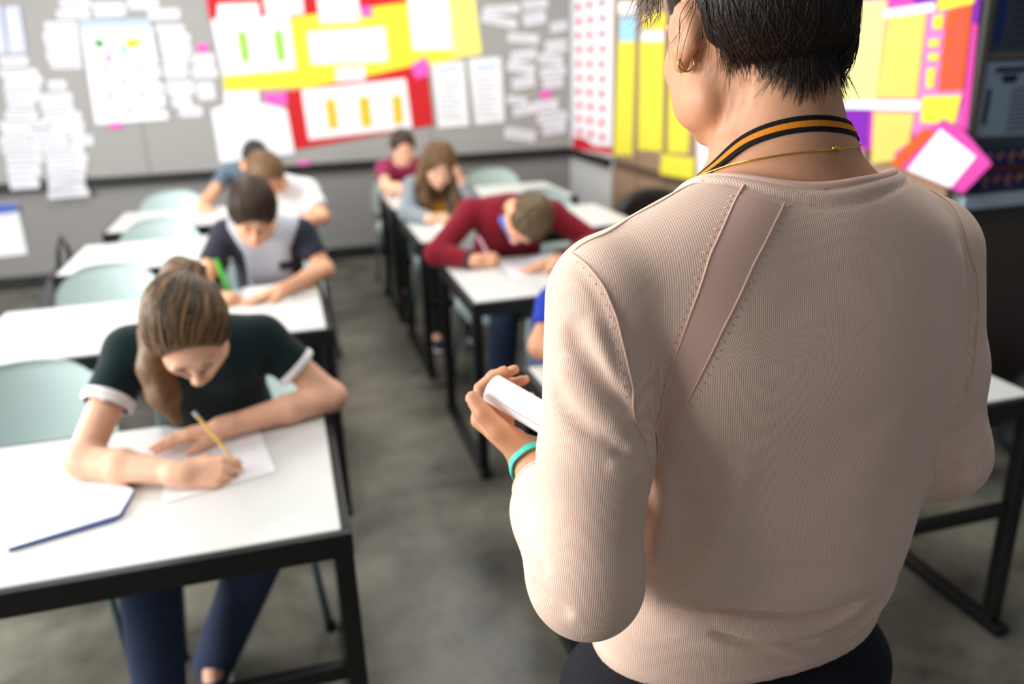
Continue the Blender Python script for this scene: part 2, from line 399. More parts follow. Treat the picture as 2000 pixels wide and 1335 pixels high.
def flat_poly(pts, plane, off, th, m, name, parent=None, **kw):
    """thin sheet: plane 'y' = back wall, 'x' = right side; origin-free world coordinates"""
    return MB().prism([tuple(p) for p in pts], plane, off, off + th).build(name, m, parent, **kw)
WALLQ = [
    ('red_backing', 'red', 0, [[-0.407, 2.183], [1.181, 2.162], [1.151, 2.04], [-0.405, 1.947]]),
    ('yellow_backing', 'yellow', 1, [[0.152, 1.968], [1.132, 2.067], [1.579, 2.094], [1.576, 1.632], [0.228, 1.434]]),
    ('yellow_sheet', 'yellow', 2, [[-0.363, 1.665], [0.296, 1.674], [0.295, 1.447], [-0.364, 1.443]]),
    ('pale_yellow_sheet', 'paleyellow', 2, [[1.444, 2.128], [1.693, 2.124], [1.737, 1.652], [1.484, 1.635]]),
    ('white_sheet', 'white', 3, [[0.01, 2.156], [0.311, 2.151], [0.309, 1.999], [0.019, 1.989]]),
    ('white_sheet', 'white', 3, [[0.417, 2.15], [0.744, 2.145], [0.74, 1.932], [0.424, 1.924]]),
    ('caption_board', 'white', 3, [[0.318, 1.866], [0.938, 1.889], [0.941, 1.621], [0.322, 1.619]]),
    ('green_bar_sheet', 'white', 4, [[-0.394, 1.972], [0.194, 1.99], [0.198, 1.588], [-0.363, 1.559]]),
    ('title_strip', 'white', 5, [[-0.329, 2.081], [-0.026, 2.086], [-0.032, 1.979], [-0.35, 1.964]]),
    ('red_backing', 'red', 2, [[0.077, 1.416], [0.73, 1.509], [1.264, 1.602], [1.287, 1.096], [0.12, 0.961]]),
    ('orange_bar_sheet', 'white', 4, [[0.22, 1.43], [1.075, 1.484], [1.101, 1.08], [0.236, 1.033]]),
    ('tall_white_sheet', 'white', 3, [[1.137, 2.14], [1.47, 2.135], [1.487, 1.696], [1.151, 1.702]]),
    ('pink_label', 'pink', 5, [[-0.082, 1.415], [0.097, 1.415], [0.102, 1.32], [-0.068, 1.336]]),
    ('pink_label', 'pink', 5, [[1.125, 1.587], [1.259, 1.651], [1.275, 1.504], [1.16, 1.476]]),
    ('pink_label', 'pink', 5, [[0.75, 2.039], [0.829, 2.053], [0.846, 1.969], [0.763, 1.963]]),
    ('small_white_label', 'white', 5, [[0.509, 1.585], [0.746, 1.596], [0.744, 1.484], [0.507, 1.478]]),
    ('curved_chart_sheet', 'white', 4, [[-0.488, 1.304], [-0.378, 1.342], [-0.064, 1.335], [0.089, 1.28], [0.112, 0.928], [-0.482, 0.892]]),
    ('short_white_sheet', 'white', 5, [[-0.375, 1.443], [-0.11, 1.44], [-0.114, 1.322], [-0.38, 1.327]]),
    ('ruled_sheet', 'white', 4, [[1.298, 1.593], [1.579, 1.604], [1.596, 1.075], [1.325, 1.068]]),
    ('ruled_sheet', 'white', 4, [[1.615, 1.615], [1.902, 1.626], [1.913, 1.089], [1.651, 1.081]]),
    ('green_bar', 'green', 9, [[-0.214, 1.879], [-0.148, 1.885], [-0.144, 1.658], [-0.207, 1.653]]),
    ('green_bar', 'green', 9, [[0.056, 1.88], [0.127, 1.886], [0.127, 1.657], [0.063, 1.651]]),
    ('orange_bar', 'orange', 9, [[0.398, 1.342], [0.477, 1.347], [0.486, 1.114], [0.41, 1.109]]),
    ('orange_bar', 'orange', 9, [[0.673, 1.35], [0.757, 1.354], [0.762, 1.119], [0.68, 1.111]]),
    ('orange_bar', 'orange', 9, [[0.948, 1.35], [1.026, 1.355], [1.026, 1.126], [0.951, 1.118]]),
    ('calendar', 'white', 4, [[-1.313, 1.978], [-0.831, 1.975], [-0.814, 1.25], [-1.345, 1.239]]),
    ('cal_head', 'calblue', 9, [[-1.305, 1.985], [-0.83, 1.982], [-0.828, 1.931], [-1.309, 1.928]]),
    ('cal_green', 'leaf', 9, [[-1.257, 1.848], [-1.186, 1.853], [-1.176, 1.81], [-1.213, 1.782], [-1.237, 1.804]]),
    ('cal_blue', 'skyb', 9, [[-1.08, 1.807], [-1.027, 1.82], [-1.028, 1.732], [-1.067, 1.719]]),
    ('cal_orange', 'amber', 9, [[-1.034, 1.842], [-0.921, 1.854], [-0.921, 1.81], [-0.992, 1.775], [-1.031, 1.798]]),
    ('cal_pink', 'pink', 9, [[-1.184, 1.745], [-1.145, 1.743], [-1.147, 1.692], [-1.187, 1.69]]),
    ('pink_note', 'pink', 4, [[-1.249, 1.246], [-1.158, 1.245], [-1.165, 1.203], [-1.253, 1.204]]),
    ('pink_note', 'pink', 4, [[0.125, 0.861], [0.23, 0.866], [0.214, 0.804], [0.134, 0.797]]),
    ('pink_note', 'pink', 4, [[2.242, 1.332], [2.341, 1.336], [2.335, 1.272], [2.25, 1.271]]),
    ('pink_note', 'pink', 4, [[-0.525, 1.798], [-0.446, 1.796], [-0.443, 1.744], [-0.525, 1.746]]),
    ('dotted_sheet', 'bluewhite', 4, [[-1.87, 2.094], [-1.817, 2.093], [-1.845, 1.773], [-1.907, 1.768]]),
    ('dotted_sheet', 'bluewhite', 4, [[-1.795, 2.086], [-1.697, 2.091], [-1.716, 1.776], [-1.833, 1.769]]),
    ('low_poster', 'white', 3, [[-2.269, 0.676], [-2.02, 0.684], [-2.022, 0.279], [-2.306, 0.27]]),
    ('low_head', 'navyblue', 9, [[-2.269, 0.676], [-2.02, 0.684], [-2.018, 0.628], [-2.274, 0.621]]),
]
CARDS = {
    'L': [[-1.812, 1.715, 0.186, 0.071], [-1.795, 1.633, 0.255, 0.054], [-1.772, 1.578, 0.256, 0.054], [-1.794, 1.528, 0.246, 0.047], [-1.555, 1.536, 0.122, 0.069], [-1.804, 1.466, 0.226, 0.062], [-1.586, 1.447, 0.234, 0.066], [-1.826, 1.401, 0.189, 0.055], [-1.586, 1.378, 0.228, 0.056], [-1.84, 1.333, 0.223, 0.059], [-1.563, 1.311, 0.264, 0.06], [-1.837, 1.267, 0.328, 0.056], [-1.544, 1.248, 0.237, 0.056], [-1.9, 1.212, 0.189, 0.06], [-1.693, 1.195, 0.228, 0.056], [-1.506, 1.194, 0.142, 0.053], [-1.923, 1.146, 0.207, 0.06], [-1.685, 1.13, 0.257, 0.064], [-1.464, 1.127, 0.158, 0.076], [-1.893, 1.081, 0.26, 0.057], [-1.608, 1.064, 0.295, 0.057], [-1.886, 1.01, 0.254, 0.068], [-1.595, 0.993, 0.293, 0.073], [-1.904, 0.926, 0.234, 0.084], [-1.609, 0.92, 0.279, 0.066], [-1.619, 0.852, 0.259, 0.055], [-1.921, 0.836, 0.203, 0.089], [-1.632, 0.791, 0.263, 0.051], [-1.63, 0.73, 0.292, 0.055]],
    'P': [[-1.321, 2.103, 0.206, 0.059], [-1.349, 2.03, 0.221, 0.06], [-1.099, 2.057, 0.218, 0.095], [-0.858, 2.093, 0.214, 0.078], [-0.723, 2.016, 0.225, 0.072], [-1.448, 1.948, 0.22, 0.06], [-1.462, 1.882, 0.238, 0.064], [-1.463, 1.815, 0.228, 0.064], [-1.47, 1.743, 0.229, 0.065], [-1.465, 1.679, 0.209, 0.054], [-0.698, 1.912, 0.201, 0.062], [-0.674, 1.843, 0.221, 0.066], [-0.675, 1.769, 0.221, 0.066], [-0.69, 1.693, 0.192, 0.071], [-0.705, 1.602, 0.178, 0.09], [-0.491, 1.685, 0.169, 0.082], [-0.496, 1.59, 0.189, 0.083], [-0.692, 1.482, 0.206, 0.102], [-0.507, 1.451, 0.133, 0.134], [-0.698, 1.38, 0.15, 0.077], [-0.644, 1.302, 0.171, 0.081]],
    'R': [[1.925, 1.998, 0.311, 0.072], [1.899, 1.911, 0.311, 0.072], [2.218, 2.037, 0.226, 0.08], [2.21, 1.924, 0.2, 0.097], [2.106, 1.768, 0.273, 0.074], [2.427, 1.854, 0.153, 0.082], [2.401, 1.695, 0.2, 0.104], [2.106, 1.632, 0.229, 0.083], [2.35, 1.59, 0.224, 0.084], [2.078, 1.531, 0.252, 0.088], [2.367, 1.489, 0.235, 0.085], [2.098, 1.41, 0.208, 0.093], [2.366, 1.395, 0.188, 0.085], [2.035, 1.264, 0.185, 0.068], [2.088, 1.177, 0.187, 0.082], [2.291, 1.206, 0.236, 0.1], [2.356, 1.103, 0.277, 0.092], [2.371, 1.007, 0.216, 0.097], [2.052, 0.972, 0.287, 0.097]],
}
SIDEQ = [
    ('yellow_strip', 'yel2', 1, [[6.05, 1.783], [5.759, 1.773], [5.772, 0.904], [6.132, 0.867]]),
    ('yellow_strip', 'yel2', 1, [[5.667, 1.703], [5.288, 1.707], [5.266, 0.979], [5.671, 0.955]]),
    ('yellow_strip', 'yel2', 1, [[5.184, 1.629], [4.857, 1.625], [4.888, 1.003], [5.187, 0.983]]),
    ('yellow_note', 'yel2', 2, [[5.265, 0.965], [4.788, 0.981], [4.784, 0.846], [5.289, 0.823]]),
    ('white_paper', 'white', 1, [[4.783, 1.233], [4.536, 1.218], [4.538, 0.853], [4.737, 0.859]]),
    ('white_blue_sheet', 'skyb', 2, [[6.033, 1.874], [5.736, 1.86], [5.747, 1.704], [6.049, 1.711]]),
    ('white_note', 'white', 3, [[6.055, 1.98], [5.713, 1.959], [5.71, 1.879], [6.053, 1.896]]),
    ('white_strip', 'white', 3, [[5.627, 1.769], [5.284, 1.757], [5.287, 1.694], [5.641, 1.702]]),
    ('amber_note', 'amber2', 2, [[5.598, 1.88], [5.275, 1.863], [5.276, 1.763], [5.61, 1.775]]),
    ('magenta_backing', 'magenta', 1, [[3.463, 1.87], [2.659, 1.827], [2.626, 1.3], [3.351, 1.156]]),
    ('purple_sheet', 'purple', 2, [[3.389, 1.396], [3.189, 1.393], [3.17, 1.196], [3.358, 1.202]]),
    ('purple_corner', 'purple', 2, [[2.71, 1.77], [2.65, 1.783], [2.649, 1.691], [2.703, 1.708]]),
    ('cream_board', 'cream', 3, [[3.455, 1.816], [3.149, 1.807], [3.158, 1.403], [3.388, 1.393]]),
    ('purple_label', 'purple', 4, [[3.001, 1.816], [2.873, 1.815], [2.872, 1.782], [2.989, 1.781]]),
    ('yellow_page', 'yel3', 4, [[3.134, 1.754], [2.91, 1.75], [2.906, 1.421], [3.152, 1.412]]),
    ('white_header', 'pale', 5, [[3.168, 1.768], [2.866, 1.781], [2.865, 1.748], [3.15, 1.739]]),
    ('white_divider', 'pale', 5, [[3.388, 1.393], [2.882, 1.414], [2.88, 1.374], [3.383, 1.357]]),
    ('yellow_page', 'yel3', 4, [[3.156, 1.355], [2.908, 1.364], [2.922, 1.177], [3.132, 1.133]]),
    ('pink_sheet', 'lilac', 2, [[2.933, 1.755], [2.696, 1.75], [2.664, 1.298], [2.91, 1.278]]),
    ('orange_list', 'orangered', 4, [[2.804, 1.745], [2.682, 1.763], [2.67, 1.46], [2.797, 1.452]]),
    ('yellow_tag', 'yel2', 5, [[2.868, 1.733], [2.815, 1.734], [2.816, 1.683], [2.865, 1.685]]),
    ('yellow_tag', 'yel2', 5, [[2.879, 1.644], [2.82, 1.646], [2.82, 1.62], [2.877, 1.617]]),
    ('yellow_tag', 'yel2', 5, [[2.872, 1.592], [2.812, 1.593], [2.813, 1.567], [2.87, 1.567]]),
    ('yellow_tag', 'yel2', 5, [[2.87, 1.536], [2.821, 1.54], [2.823, 1.463], [2.859, 1.462]]),
    ('yellow_tag', 'yel2', 5, [[2.873, 1.43], [2.671, 1.441], [2.687, 1.336], [2.866, 1.327]]),
    ('yellow_tag', 'yel2', 5, [[2.855, 1.806], [2.673, 1.804], [2.675, 1.766], [2.849, 1.747]]),
]
CORNER = [[7.034, 2.136], [6.156, 2.071], [6.164, 0.86], [7.081, 0.816]]

# ---- sheets on the back wall
rng = random.Random(4)
LB = {
 0: ('large red paper backing along the top of the display', 'paper'), 1: ('large bright yellow paper backing in the middle of the display', 'paper'),
 2: ('yellow paper below the sheet with green bars', 'paper'), 3: ('pale yellow sheet with pink marks at the right end of the display', 'paper'),
 4: ('short white sheet at the top over the red backing, left one', 'paper'), 5: ('white sheet hanging over the yellow backing at the top', 'paper'),
 6: ('wide white caption sheet in the middle of the yellow backing', 'paper'), 7: ('white sheet with two green bars', 'poster'), 8: ('small white title strip above the green bars', 'paper'),
 9: ('red paper backing around the sheet with orange bars', 'paper'), 10: ('white sheet with three orange bars', 'poster'), 11: ('tall white sheet right of the wide caption on yellow', 'paper'),
 12: ('pink label at the lower left corner of the red backing', 'label'), 13: ('tilted pink label above the right end of the red backing', 'label'), 14: ('small pink label at the top of the yellow backing', 'label'),
 15: ('small white label between the yellow and the red backing', 'label'), 16: ('large white sheet with a curved chart above the dark-haired pupil', 'poster'), 17: ('small white sheet above the curved chart', 'paper'),
 18: ('white ruled sheet beside the red backing, left of two', 'paper'), 19: ('white ruled sheet beside the red backing, right of two', 'paper')}
holder = {}
for i, (nm, col, lay, pts) in enumerate(WALLQ):
    off = 7.143 - 0.0022 * (lay + 1)
    if nm in ('green_bar', 'orange_bar') or nm.startswith('cal_') or nm == 'low_head':
        par = holder['green_bar_sheet' if nm == 'green_bar' else 'orange_bar_sheet' if nm == 'orange_bar' else 'low_poster' if nm == 'low_head' else 'calendar']
        off = 7.143 - 0.0022 * (6 if nm != 'low_head' else 6)
        names = dict(cal_head='header_band', cal_green='green_map_spot', cal_blue='blue_map_spot', cal_orange='orange_map_spot', cal_pink='pink_map_spot', low_head='header_band')
        flat_poly(pts, 'y', off, 0.001, M[col], names.get(nm, nm), par)
        continue
    kw = {}
    if i in LB: kw = dict(label=LB[i][0], cat=LB[i][1])
    elif nm == 'calendar': kw = dict(label='white calendar poster with small coloured maps on the grey pinboard', cat='poster')
    elif nm == 'low_poster': kw = dict(label='white poster with a blue header low on the wall under the rail', cat='poster')
    elif nm == 'dotted_sheet': kw = dict(label='blue speckled sheet at the top left, ' + ('cut by the left edge' if pts[0][0] < -1.85 else 'the inner one'), cat='paper')
    elif nm == 'pink_note':
        kw = dict(label={-1: 'pink note under the calendar poster', 0: 'pink note on the black rail below the red backing', 2: 'pink note among the white strips in the right corner'}.get(int(math.floor(pts[0][0])) if pts[0][0] > 0 or pts[0][0] < -1 else 9, 'pink note left of the white sheet with green bars'), cat='note')
        if pts[0][0] < -1: kw['label'] = 'pink note under the calendar poster'
    if nm == 'low_poster': off = 7.16
    o = flat_poly(pts, 'y', off, 0.0016, M[col], {'calendar': 'calendar_poster', 'low_poster': 'wall_poster'}.get(nm, nm), **kw)
    holder[nm] = o
# print lines on the ruled sheets, calendar entries, curved chart
cal = holder['calendar']
for r_ in range(4):
    for c_ in range(4):
        x = -1.24 + c_ * 0.115 + 0.0 * r_; z = 1.64 - r_ * 0.105
        MB().box((x, 7.1285, z), (x + 0.075 - 0.02 * ((r_ + c_) % 2), 7.1296, z + 0.03)).build('month_entry', M['ink_line'], cal)
arc = [(-0.19 + 0.2 * math.cos(a), 7.129, 1.10 + 0.12 * math.sin(a)) for a in [math.pi * k / 14 for k in range(15)]]
MB().tube(arc, 0.003, 5).build('curved_line', M['ink_line'], holder['curved_chart_sheet'])
for o in [o for o in C.objects if o.name.startswith('ruled_sheet')]:
    vs = [v.co for v in o.data.vertices]; x0 = min(v.x for v in vs) + 0.05; x1 = max(v.x for v in vs) - 0.05
    MB().box((x0, 7.1275, 1.535), (x1, 7.1286, 1.56)).build('heading_line', M['calblue'], o)
    lines = MB()
    for k in range(9): lines.box((x0, 7.1275, 1.14 + k * 0.04), (x1 - 0.03 * (k % 3), 7.1286, 1.146 + k * 0.04))
    lines.build('text_lines', M['ink_line'], o)
GL = {'L': ('white sentence strip in the large cluster at the left of the back wall', 'sentence strips at the left of the back wall'),
      'P': ('white word card around the calendar poster', 'word cards around the calendar poster'),
      'R': ('white word card in the loose cluster in the right corner of the back wall', 'word cards in the right corner')}
k_ = 0
ORD = 'first second third fourth fifth sixth seventh eighth ninth tenth eleventh twelfth thirteenth fourteenth fifteenth sixteenth seventeenth eighteenth nineteenth twentieth'.split()
def card_labels(cards, what):
    rows = []
    for i in sorted(range(len(cards)), key=lambda i: -cards[i][1]):
        if rows and abs(cards[rows[-1][0]][1] - cards[i][1]) < 0.035: rows[-1].append(i)
        else: rows.append([i])
    out = {}
    for r, row in enumerate(rows):
        row.sort(key=lambda i: cards[i][0]); pos = {1: [''], 2: [', left one', ', right one'], 3: [', left one', ', middle one', ', right one']}.get(len(row), [', %s from the left' % ORD[j] for j in range(len(row))])
        for j, i in enumerate(row): out[i] = '%s, %s row from the top%s' % (what, ORD[r], pos[j])
    return out
WHAT = dict(L='white sentence strip far left on the back wall', P='white word card around the calendar poster', R='white word card in the right corner cluster')
for g, cards in CARDS.items():
    lbl = card_labels(cards, WHAT[g])
    for q_, (x, z, wd, ht) in enumerate(cards):
        a = rng.uniform(-0.03, 0.03) if g != 'R' else rng.uniform(-0.16, 0.22)
        if z < 0.86: off = 7.1215
        else: off = 7.138
        off -= 0.0016 * (k_ % 3); k_ += 1
        o = MB().box((-wd / 2, 0, -ht / 2), (wd / 2, 0.0012, ht / 2)).build('word_card', M['card'], label=lbl[q_], cat='card', group=GL[g][1])
        o.location = (x, off, z); o.rotation_euler = (0, a, 0)
        MB().box((-wd * 0.4, -0.0008, -0.004), (wd * (0.2 + 0.18 * rng.random()), 0.0, 0.004)).build('text_line', M['ink_line'], o)
# red and white dotted poster in the corner (side wall)
cp = flat_poly(CORNER, 'x', 2.522, 0.002, M['white'], 'dotted_poster', label='tall white poster with rows of red marks in the right corner', cat='poster')
for r_ in range(10):
    z = 0.985 + r_ * 0.112
    for c_ in range(3):
        y = 6.90 - c_ * 0.27 + (0.02 if r_ % 2 else 0)
        MB().prism([(y + 0.062 * math.cos(a), z + 0.030 * math.sin(a) * (1.25 if int(a * 2) % 2 else 0.8)) for a in [math.pi * 2 * k / 10 for k in range(10)]], 'x', 2.5205, 2.522).build('red_mark', M['pinkred'], cp)
MB().prism([(7.07, 0.83), (6.165, 0.87), (6.165, 0.93), (6.55, 0.90), (6.8, 0.945), (7.07, 0.93)], 'x', 2.5205, 2.522).build('red_border', M['red'], cp)

# ---- sheets on the cupboards
SL = {0: 'tall yellow strip, leftmost, next to the red dotted poster', 1: 'tall yellow strip, middle one on the cupboard doors', 2: 'tall yellow strip right behind the teacher\'s jaw',
 3: 'wide yellow note below the last yellow strip', 4: 'white sheet at the cupboard edge below the teacher\'s chin', 5: 'light blue sheet at the top of the first cupboard', 6: 'white note above the light blue sheet',
 7: 'white strip between the amber note and the middle yellow strip', 8: 'amber note above the middle yellow strip', 9: 'large magenta backing paper on the right cupboards', 10: 'purple sheet behind the teacher\'s neck',
 11: 'purple scrap at the upper right corner of the magenta backing', 12: 'cream sheet beside the teacher\'s hair', 13: 'purple label above the white header strip', 14: 'upper yellow ruled page on the magenta backing',
 15: 'white header strip above the upper yellow page', 16: 'white strip between the two yellow pages', 17: 'lower yellow ruled page, above the shoulder', 18: 'lilac panel behind the orange list', 19: 'orange and red list with ruled lines',
 20: 'yellow tag beside the orange list, topmost', 21: 'yellow tag beside the orange list, second from top', 22: 'yellow tag beside the orange list, third from top', 23: 'tall yellow tag at the foot of the orange list',
 24: 'large yellow tag under the orange list', 25: 'yellow tag above the orange list'}
rl = mat('amber_print_lines', s2l(214, 190, 80), 0.8)
rl2 = mat('red_print_lines', s2l(214, 62, 90), 0.8)
for i, (nm, col, lay, pts) in enumerate(SIDEQ):
    off = 2.5315 - 0.0022 * (lay + 1)
    o = flat_poly(pts, 'x', off, 0.0016, M[col], nm, label=SL[i], cat='paper' if 'tag' not in nm else 'tag')
    if nm in ('yellow_page', 'yellow_strip', 'orange_list'):
        ysx = [p[0] for p in pts]; zs = [p[1] for p in pts]; y0, y1 = min(ysx[1:3]) + 0.03, min(ysx[0], ysx[3]) - 0.03
        y0 = max(ysx[1], ysx[2]) + 0.012; y1 = min(ysx[0], ysx[3]) - 0.012
        z = max(min(zs[2], zs[3]), 0) + 0.03; ln = MB(); k = 0
        top = min(zs[0], zs[1]) - 0.02
        while z < top:
            ln.box((off - 0.0006, y0, z), (off, y1 - 0.02 * (k % 3), z + (0.004 if nm != 'orange_list' else 0.008))); z += 0.022 if nm != 'orange_list' else 0.03; k += 1
        ln.build('print_lines', rl if nm != 'orange_list' else rl2, o)
# tilted folder hanging past the cupboard corner
TX = 2.512
fo = flat_poly([[2.737, 1.351], [2.637, 1.32], [2.473, 1.207], [2.586, 1.082], [2.921, 1.136], [2.993, 1.192]], 'x', TX, 0.002, M['magenta'], 'tilted_folder', label='tilted pink folder with a white page and an orange stripe above the right shoulder', cat='folder')
flat_poly([[2.834, 1.309], [2.765, 1.298], [2.945, 1.133], [3.002, 1.153]], 'x', TX - 0.002, 0.0016, M['orangered'], 'orange_stripe', fo)
flat_poly([[2.745, 1.312], [2.549, 1.225], [2.651, 1.096], [2.896, 1.135]], 'x', TX - 0.002, 0.0016, M['white'], 'white_page', fo)

# ---- dark board on the end of the cupboard row (faces the viewer)
M['board_frame'] = mat('dark_bronze_frame', s2l(74, 70, 62), 0.5)
M['dark_panel'] = mat('dark_brown_panel', s2l(48, 38, 31), 0.6, noise=(5, 0.15))
MB().box((2.535, 2.645, 0), (4.2, 2.675, 3.0)).build('wall_partition', M['dark_panel'], kind='structure')
bd = empty('notice_board', (2.535, 2.645, 0), 'dark framed notice board on the end of the cupboards at the right edge', 'board')
MB().box((0.0, -0.012, 1.0), (1.3, 0.0, 2.2)).build('backing', M['darkslate'], bd)
MB().box((-0.002, -0.025, 1.0), (0.028, -0.012, 2.2)).build('frame_stile', M['board_frame'], bd)
MB().box((0.028, -0.02, 1.568), (1.3, -0.012, 1.592)).build('frame_bar', M['board_frame'], bd)
MB().box((-0.002, -0.05, 1.012), (1.3, 0.0, 1.062), 0.004).build('ledge', M['ledge'], bd)
def on_board(poly, m, name, off=2.629, parent=None, **kw): return flat_poly(poly, 'y', off, 0.002, M[m], name, parent, **kw)
u = on_board([(2.575, 1.83), (3.3, 1.83), (3.3, 1.598), (2.572, 1.602)], 'darkslate', 'upper_notice', label='dark grey ruled notice with a blue bar at the top right corner', cat='notice')
on_board([(2.59, 1.83), (2.63, 1.83), (2.625, 1.62), (2.585, 1.62)], 'navy', 'blue_bar', 2.6275, u)
tl = MB()
for k in range(7): tl.box((2.65, 2.6278, 1.62 + k * 0.028), (3.25, 2.629, 1.628 + k * 0.028))
tl.build('text_lines', M['ink'], u)
l_ = on_board([(2.575, 1.558), (3.3, 1.55), (3.3, 1.272), (2.565, 1.285)], 'slate', 'lower_notice', label='pale grey notice with dark headings at the right edge', cat='notice')  # white paper, its shade put into the grey-blue colour
on_board([(2.62, 1.538), (3.25, 1.535), (3.25, 1.515), (2.62, 1.518)], 'ink', 'heading_line', 2.6275, l_)
on_board([(2.595, 1.46), (2.615, 1.46), (2.61, 1.33), (2.59, 1.33)], 'ink', 'side_heading', 2.6275, l_)
on_board([(2.65, 1.51), (2.73, 1.51), (2.72, 1.48), (2.66, 1.48)], 'ink', 'small_heading', 2.6275, l_)
tl = MB()
for k in range(10): tl.box((2.71, 2.6278, 1.30 + k * 0.017), (3.25, 2.629, 1.306 + k * 0.017))
tl.build('text_lines', M['darkslate'], l_)
for zz, lb in ((1.165, 'navy number strip with orange figures, upper one at the right edge'), (1.075, 'navy number strip with orange figures, lower one at the right edge')):
    s_ = on_board([(2.568, zz + 0.068), (3.3, zz + 0.06), (3.3, zz), (2.565, zz + 0.006)], 'navy', 'number_strip', label=lb, cat='strip')
    for k in range(12):
        x = 2.60 + k * 0.055
        if zz > 1.1 or k < 12:
            MB().tube([(x + 0.012 * math.cos(a), 2.6275, zz + 0.034 + 0.018 * math.sin(a)) for a in [2 * math.pi * j / 8 + 0.4 for j in range(7 if k % 2 else 5)]], 0.004, 5).build('figure', M['oran'], s_)
on_board([(2.568, 1.163), (3.3, 1.155), (3.3, 1.143), (2.568, 1.149)], 'brick', 'red_band', 2.629, label='dark red band between the two number strips', cat='strip')
# ------------------------------------------------------------------ desks
DW, DD, DH = 1.245, 0.70, 0.745
def make_desk():
    t = empty('school_desk', (0, 0, 0), 'x', 'desk')
    w2 = DW / 2
    fr = MB()
    fr.box((-w2, 0, DH - 0.055), (w2, 0.03, DH - 0.001), 0.003); fr.box((-w2, DD - 0.03, DH - 0.055), (w2, DD, DH - 0.001), 0.003)
    fr.box((-w2, 0.03, DH - 0.055), (-w2 + 0.03, DD - 0.03, DH - 0.001), 0.003); fr.box((w2 - 0.03, 0.03, DH - 0.055), (w2, DD - 0.03, DH - 0.001), 0.003)
    fr.build('frame', M['steel'], t)
    MB().box((-w2 + 0.02, 0.018, DH - 0.02), (w2 - 0.02, DD - 0.018, DH + 0.003), 0.004).build('desktop', M['desktop'], t)
    for sx in (-1, 1):
        for y in (0.002, DD - 0.04):
            x = sx * (w2 - 0.021)
            MB().box((x - 0.02, y, 0.03), (x + 0.02, y + 0.038, DH - 0.055), 0.003).build('leg', M['steel'], t)
        x = sx * (w2 - 0.021)
        MB().box((x - 0.022, -0.03, 0.0), (x + 0.022, DD + 0.03, 0.032), 0.003).build('foot_rail', M['steel'], t)
    MB().box((-w2 + 0.04, 0.006, 0.385), (w2 - 0.04, 0.034, 0.42), 0.003).build('stretcher', M['steel'], t)
    return t
D0 = make_desk()
DESKS = {'A': (-0.575, 1.475, 'white desk with black frame, nearest on the left, under the girl with the ponytail'),
         'B': (-0.52, 2.845, 'white desk in the second left row, under the boy with the green pencil'),
         'C': (-0.47, 4.12, 'white desk in the third left row, with the pupil in white'),
         'D': (-0.43, 5.15, 'white desk of the last row on the left, nearest the grey wall'),
         'H': (1.25, 1.55, 'white desk nearest on the right, mostly behind the teacher'),
         'E': (1.26, 2.955, 'white desk in the second right row, under the boy in burgundy'),
         'F': (1.25, 4.12, 'white desk of the third row on the right, with the long-haired girl'),
         'G': (1.25, 5.15, 'white desk in the last right row, with the boy in maroon')}
for k, (x, y, lb) in DESKS.items():
    o = D0 if k == 'A' else copy_tree(D0)
    o.location = (x, y, 0); o['label'] = lb; o['group'] = 'two-seat school desks'

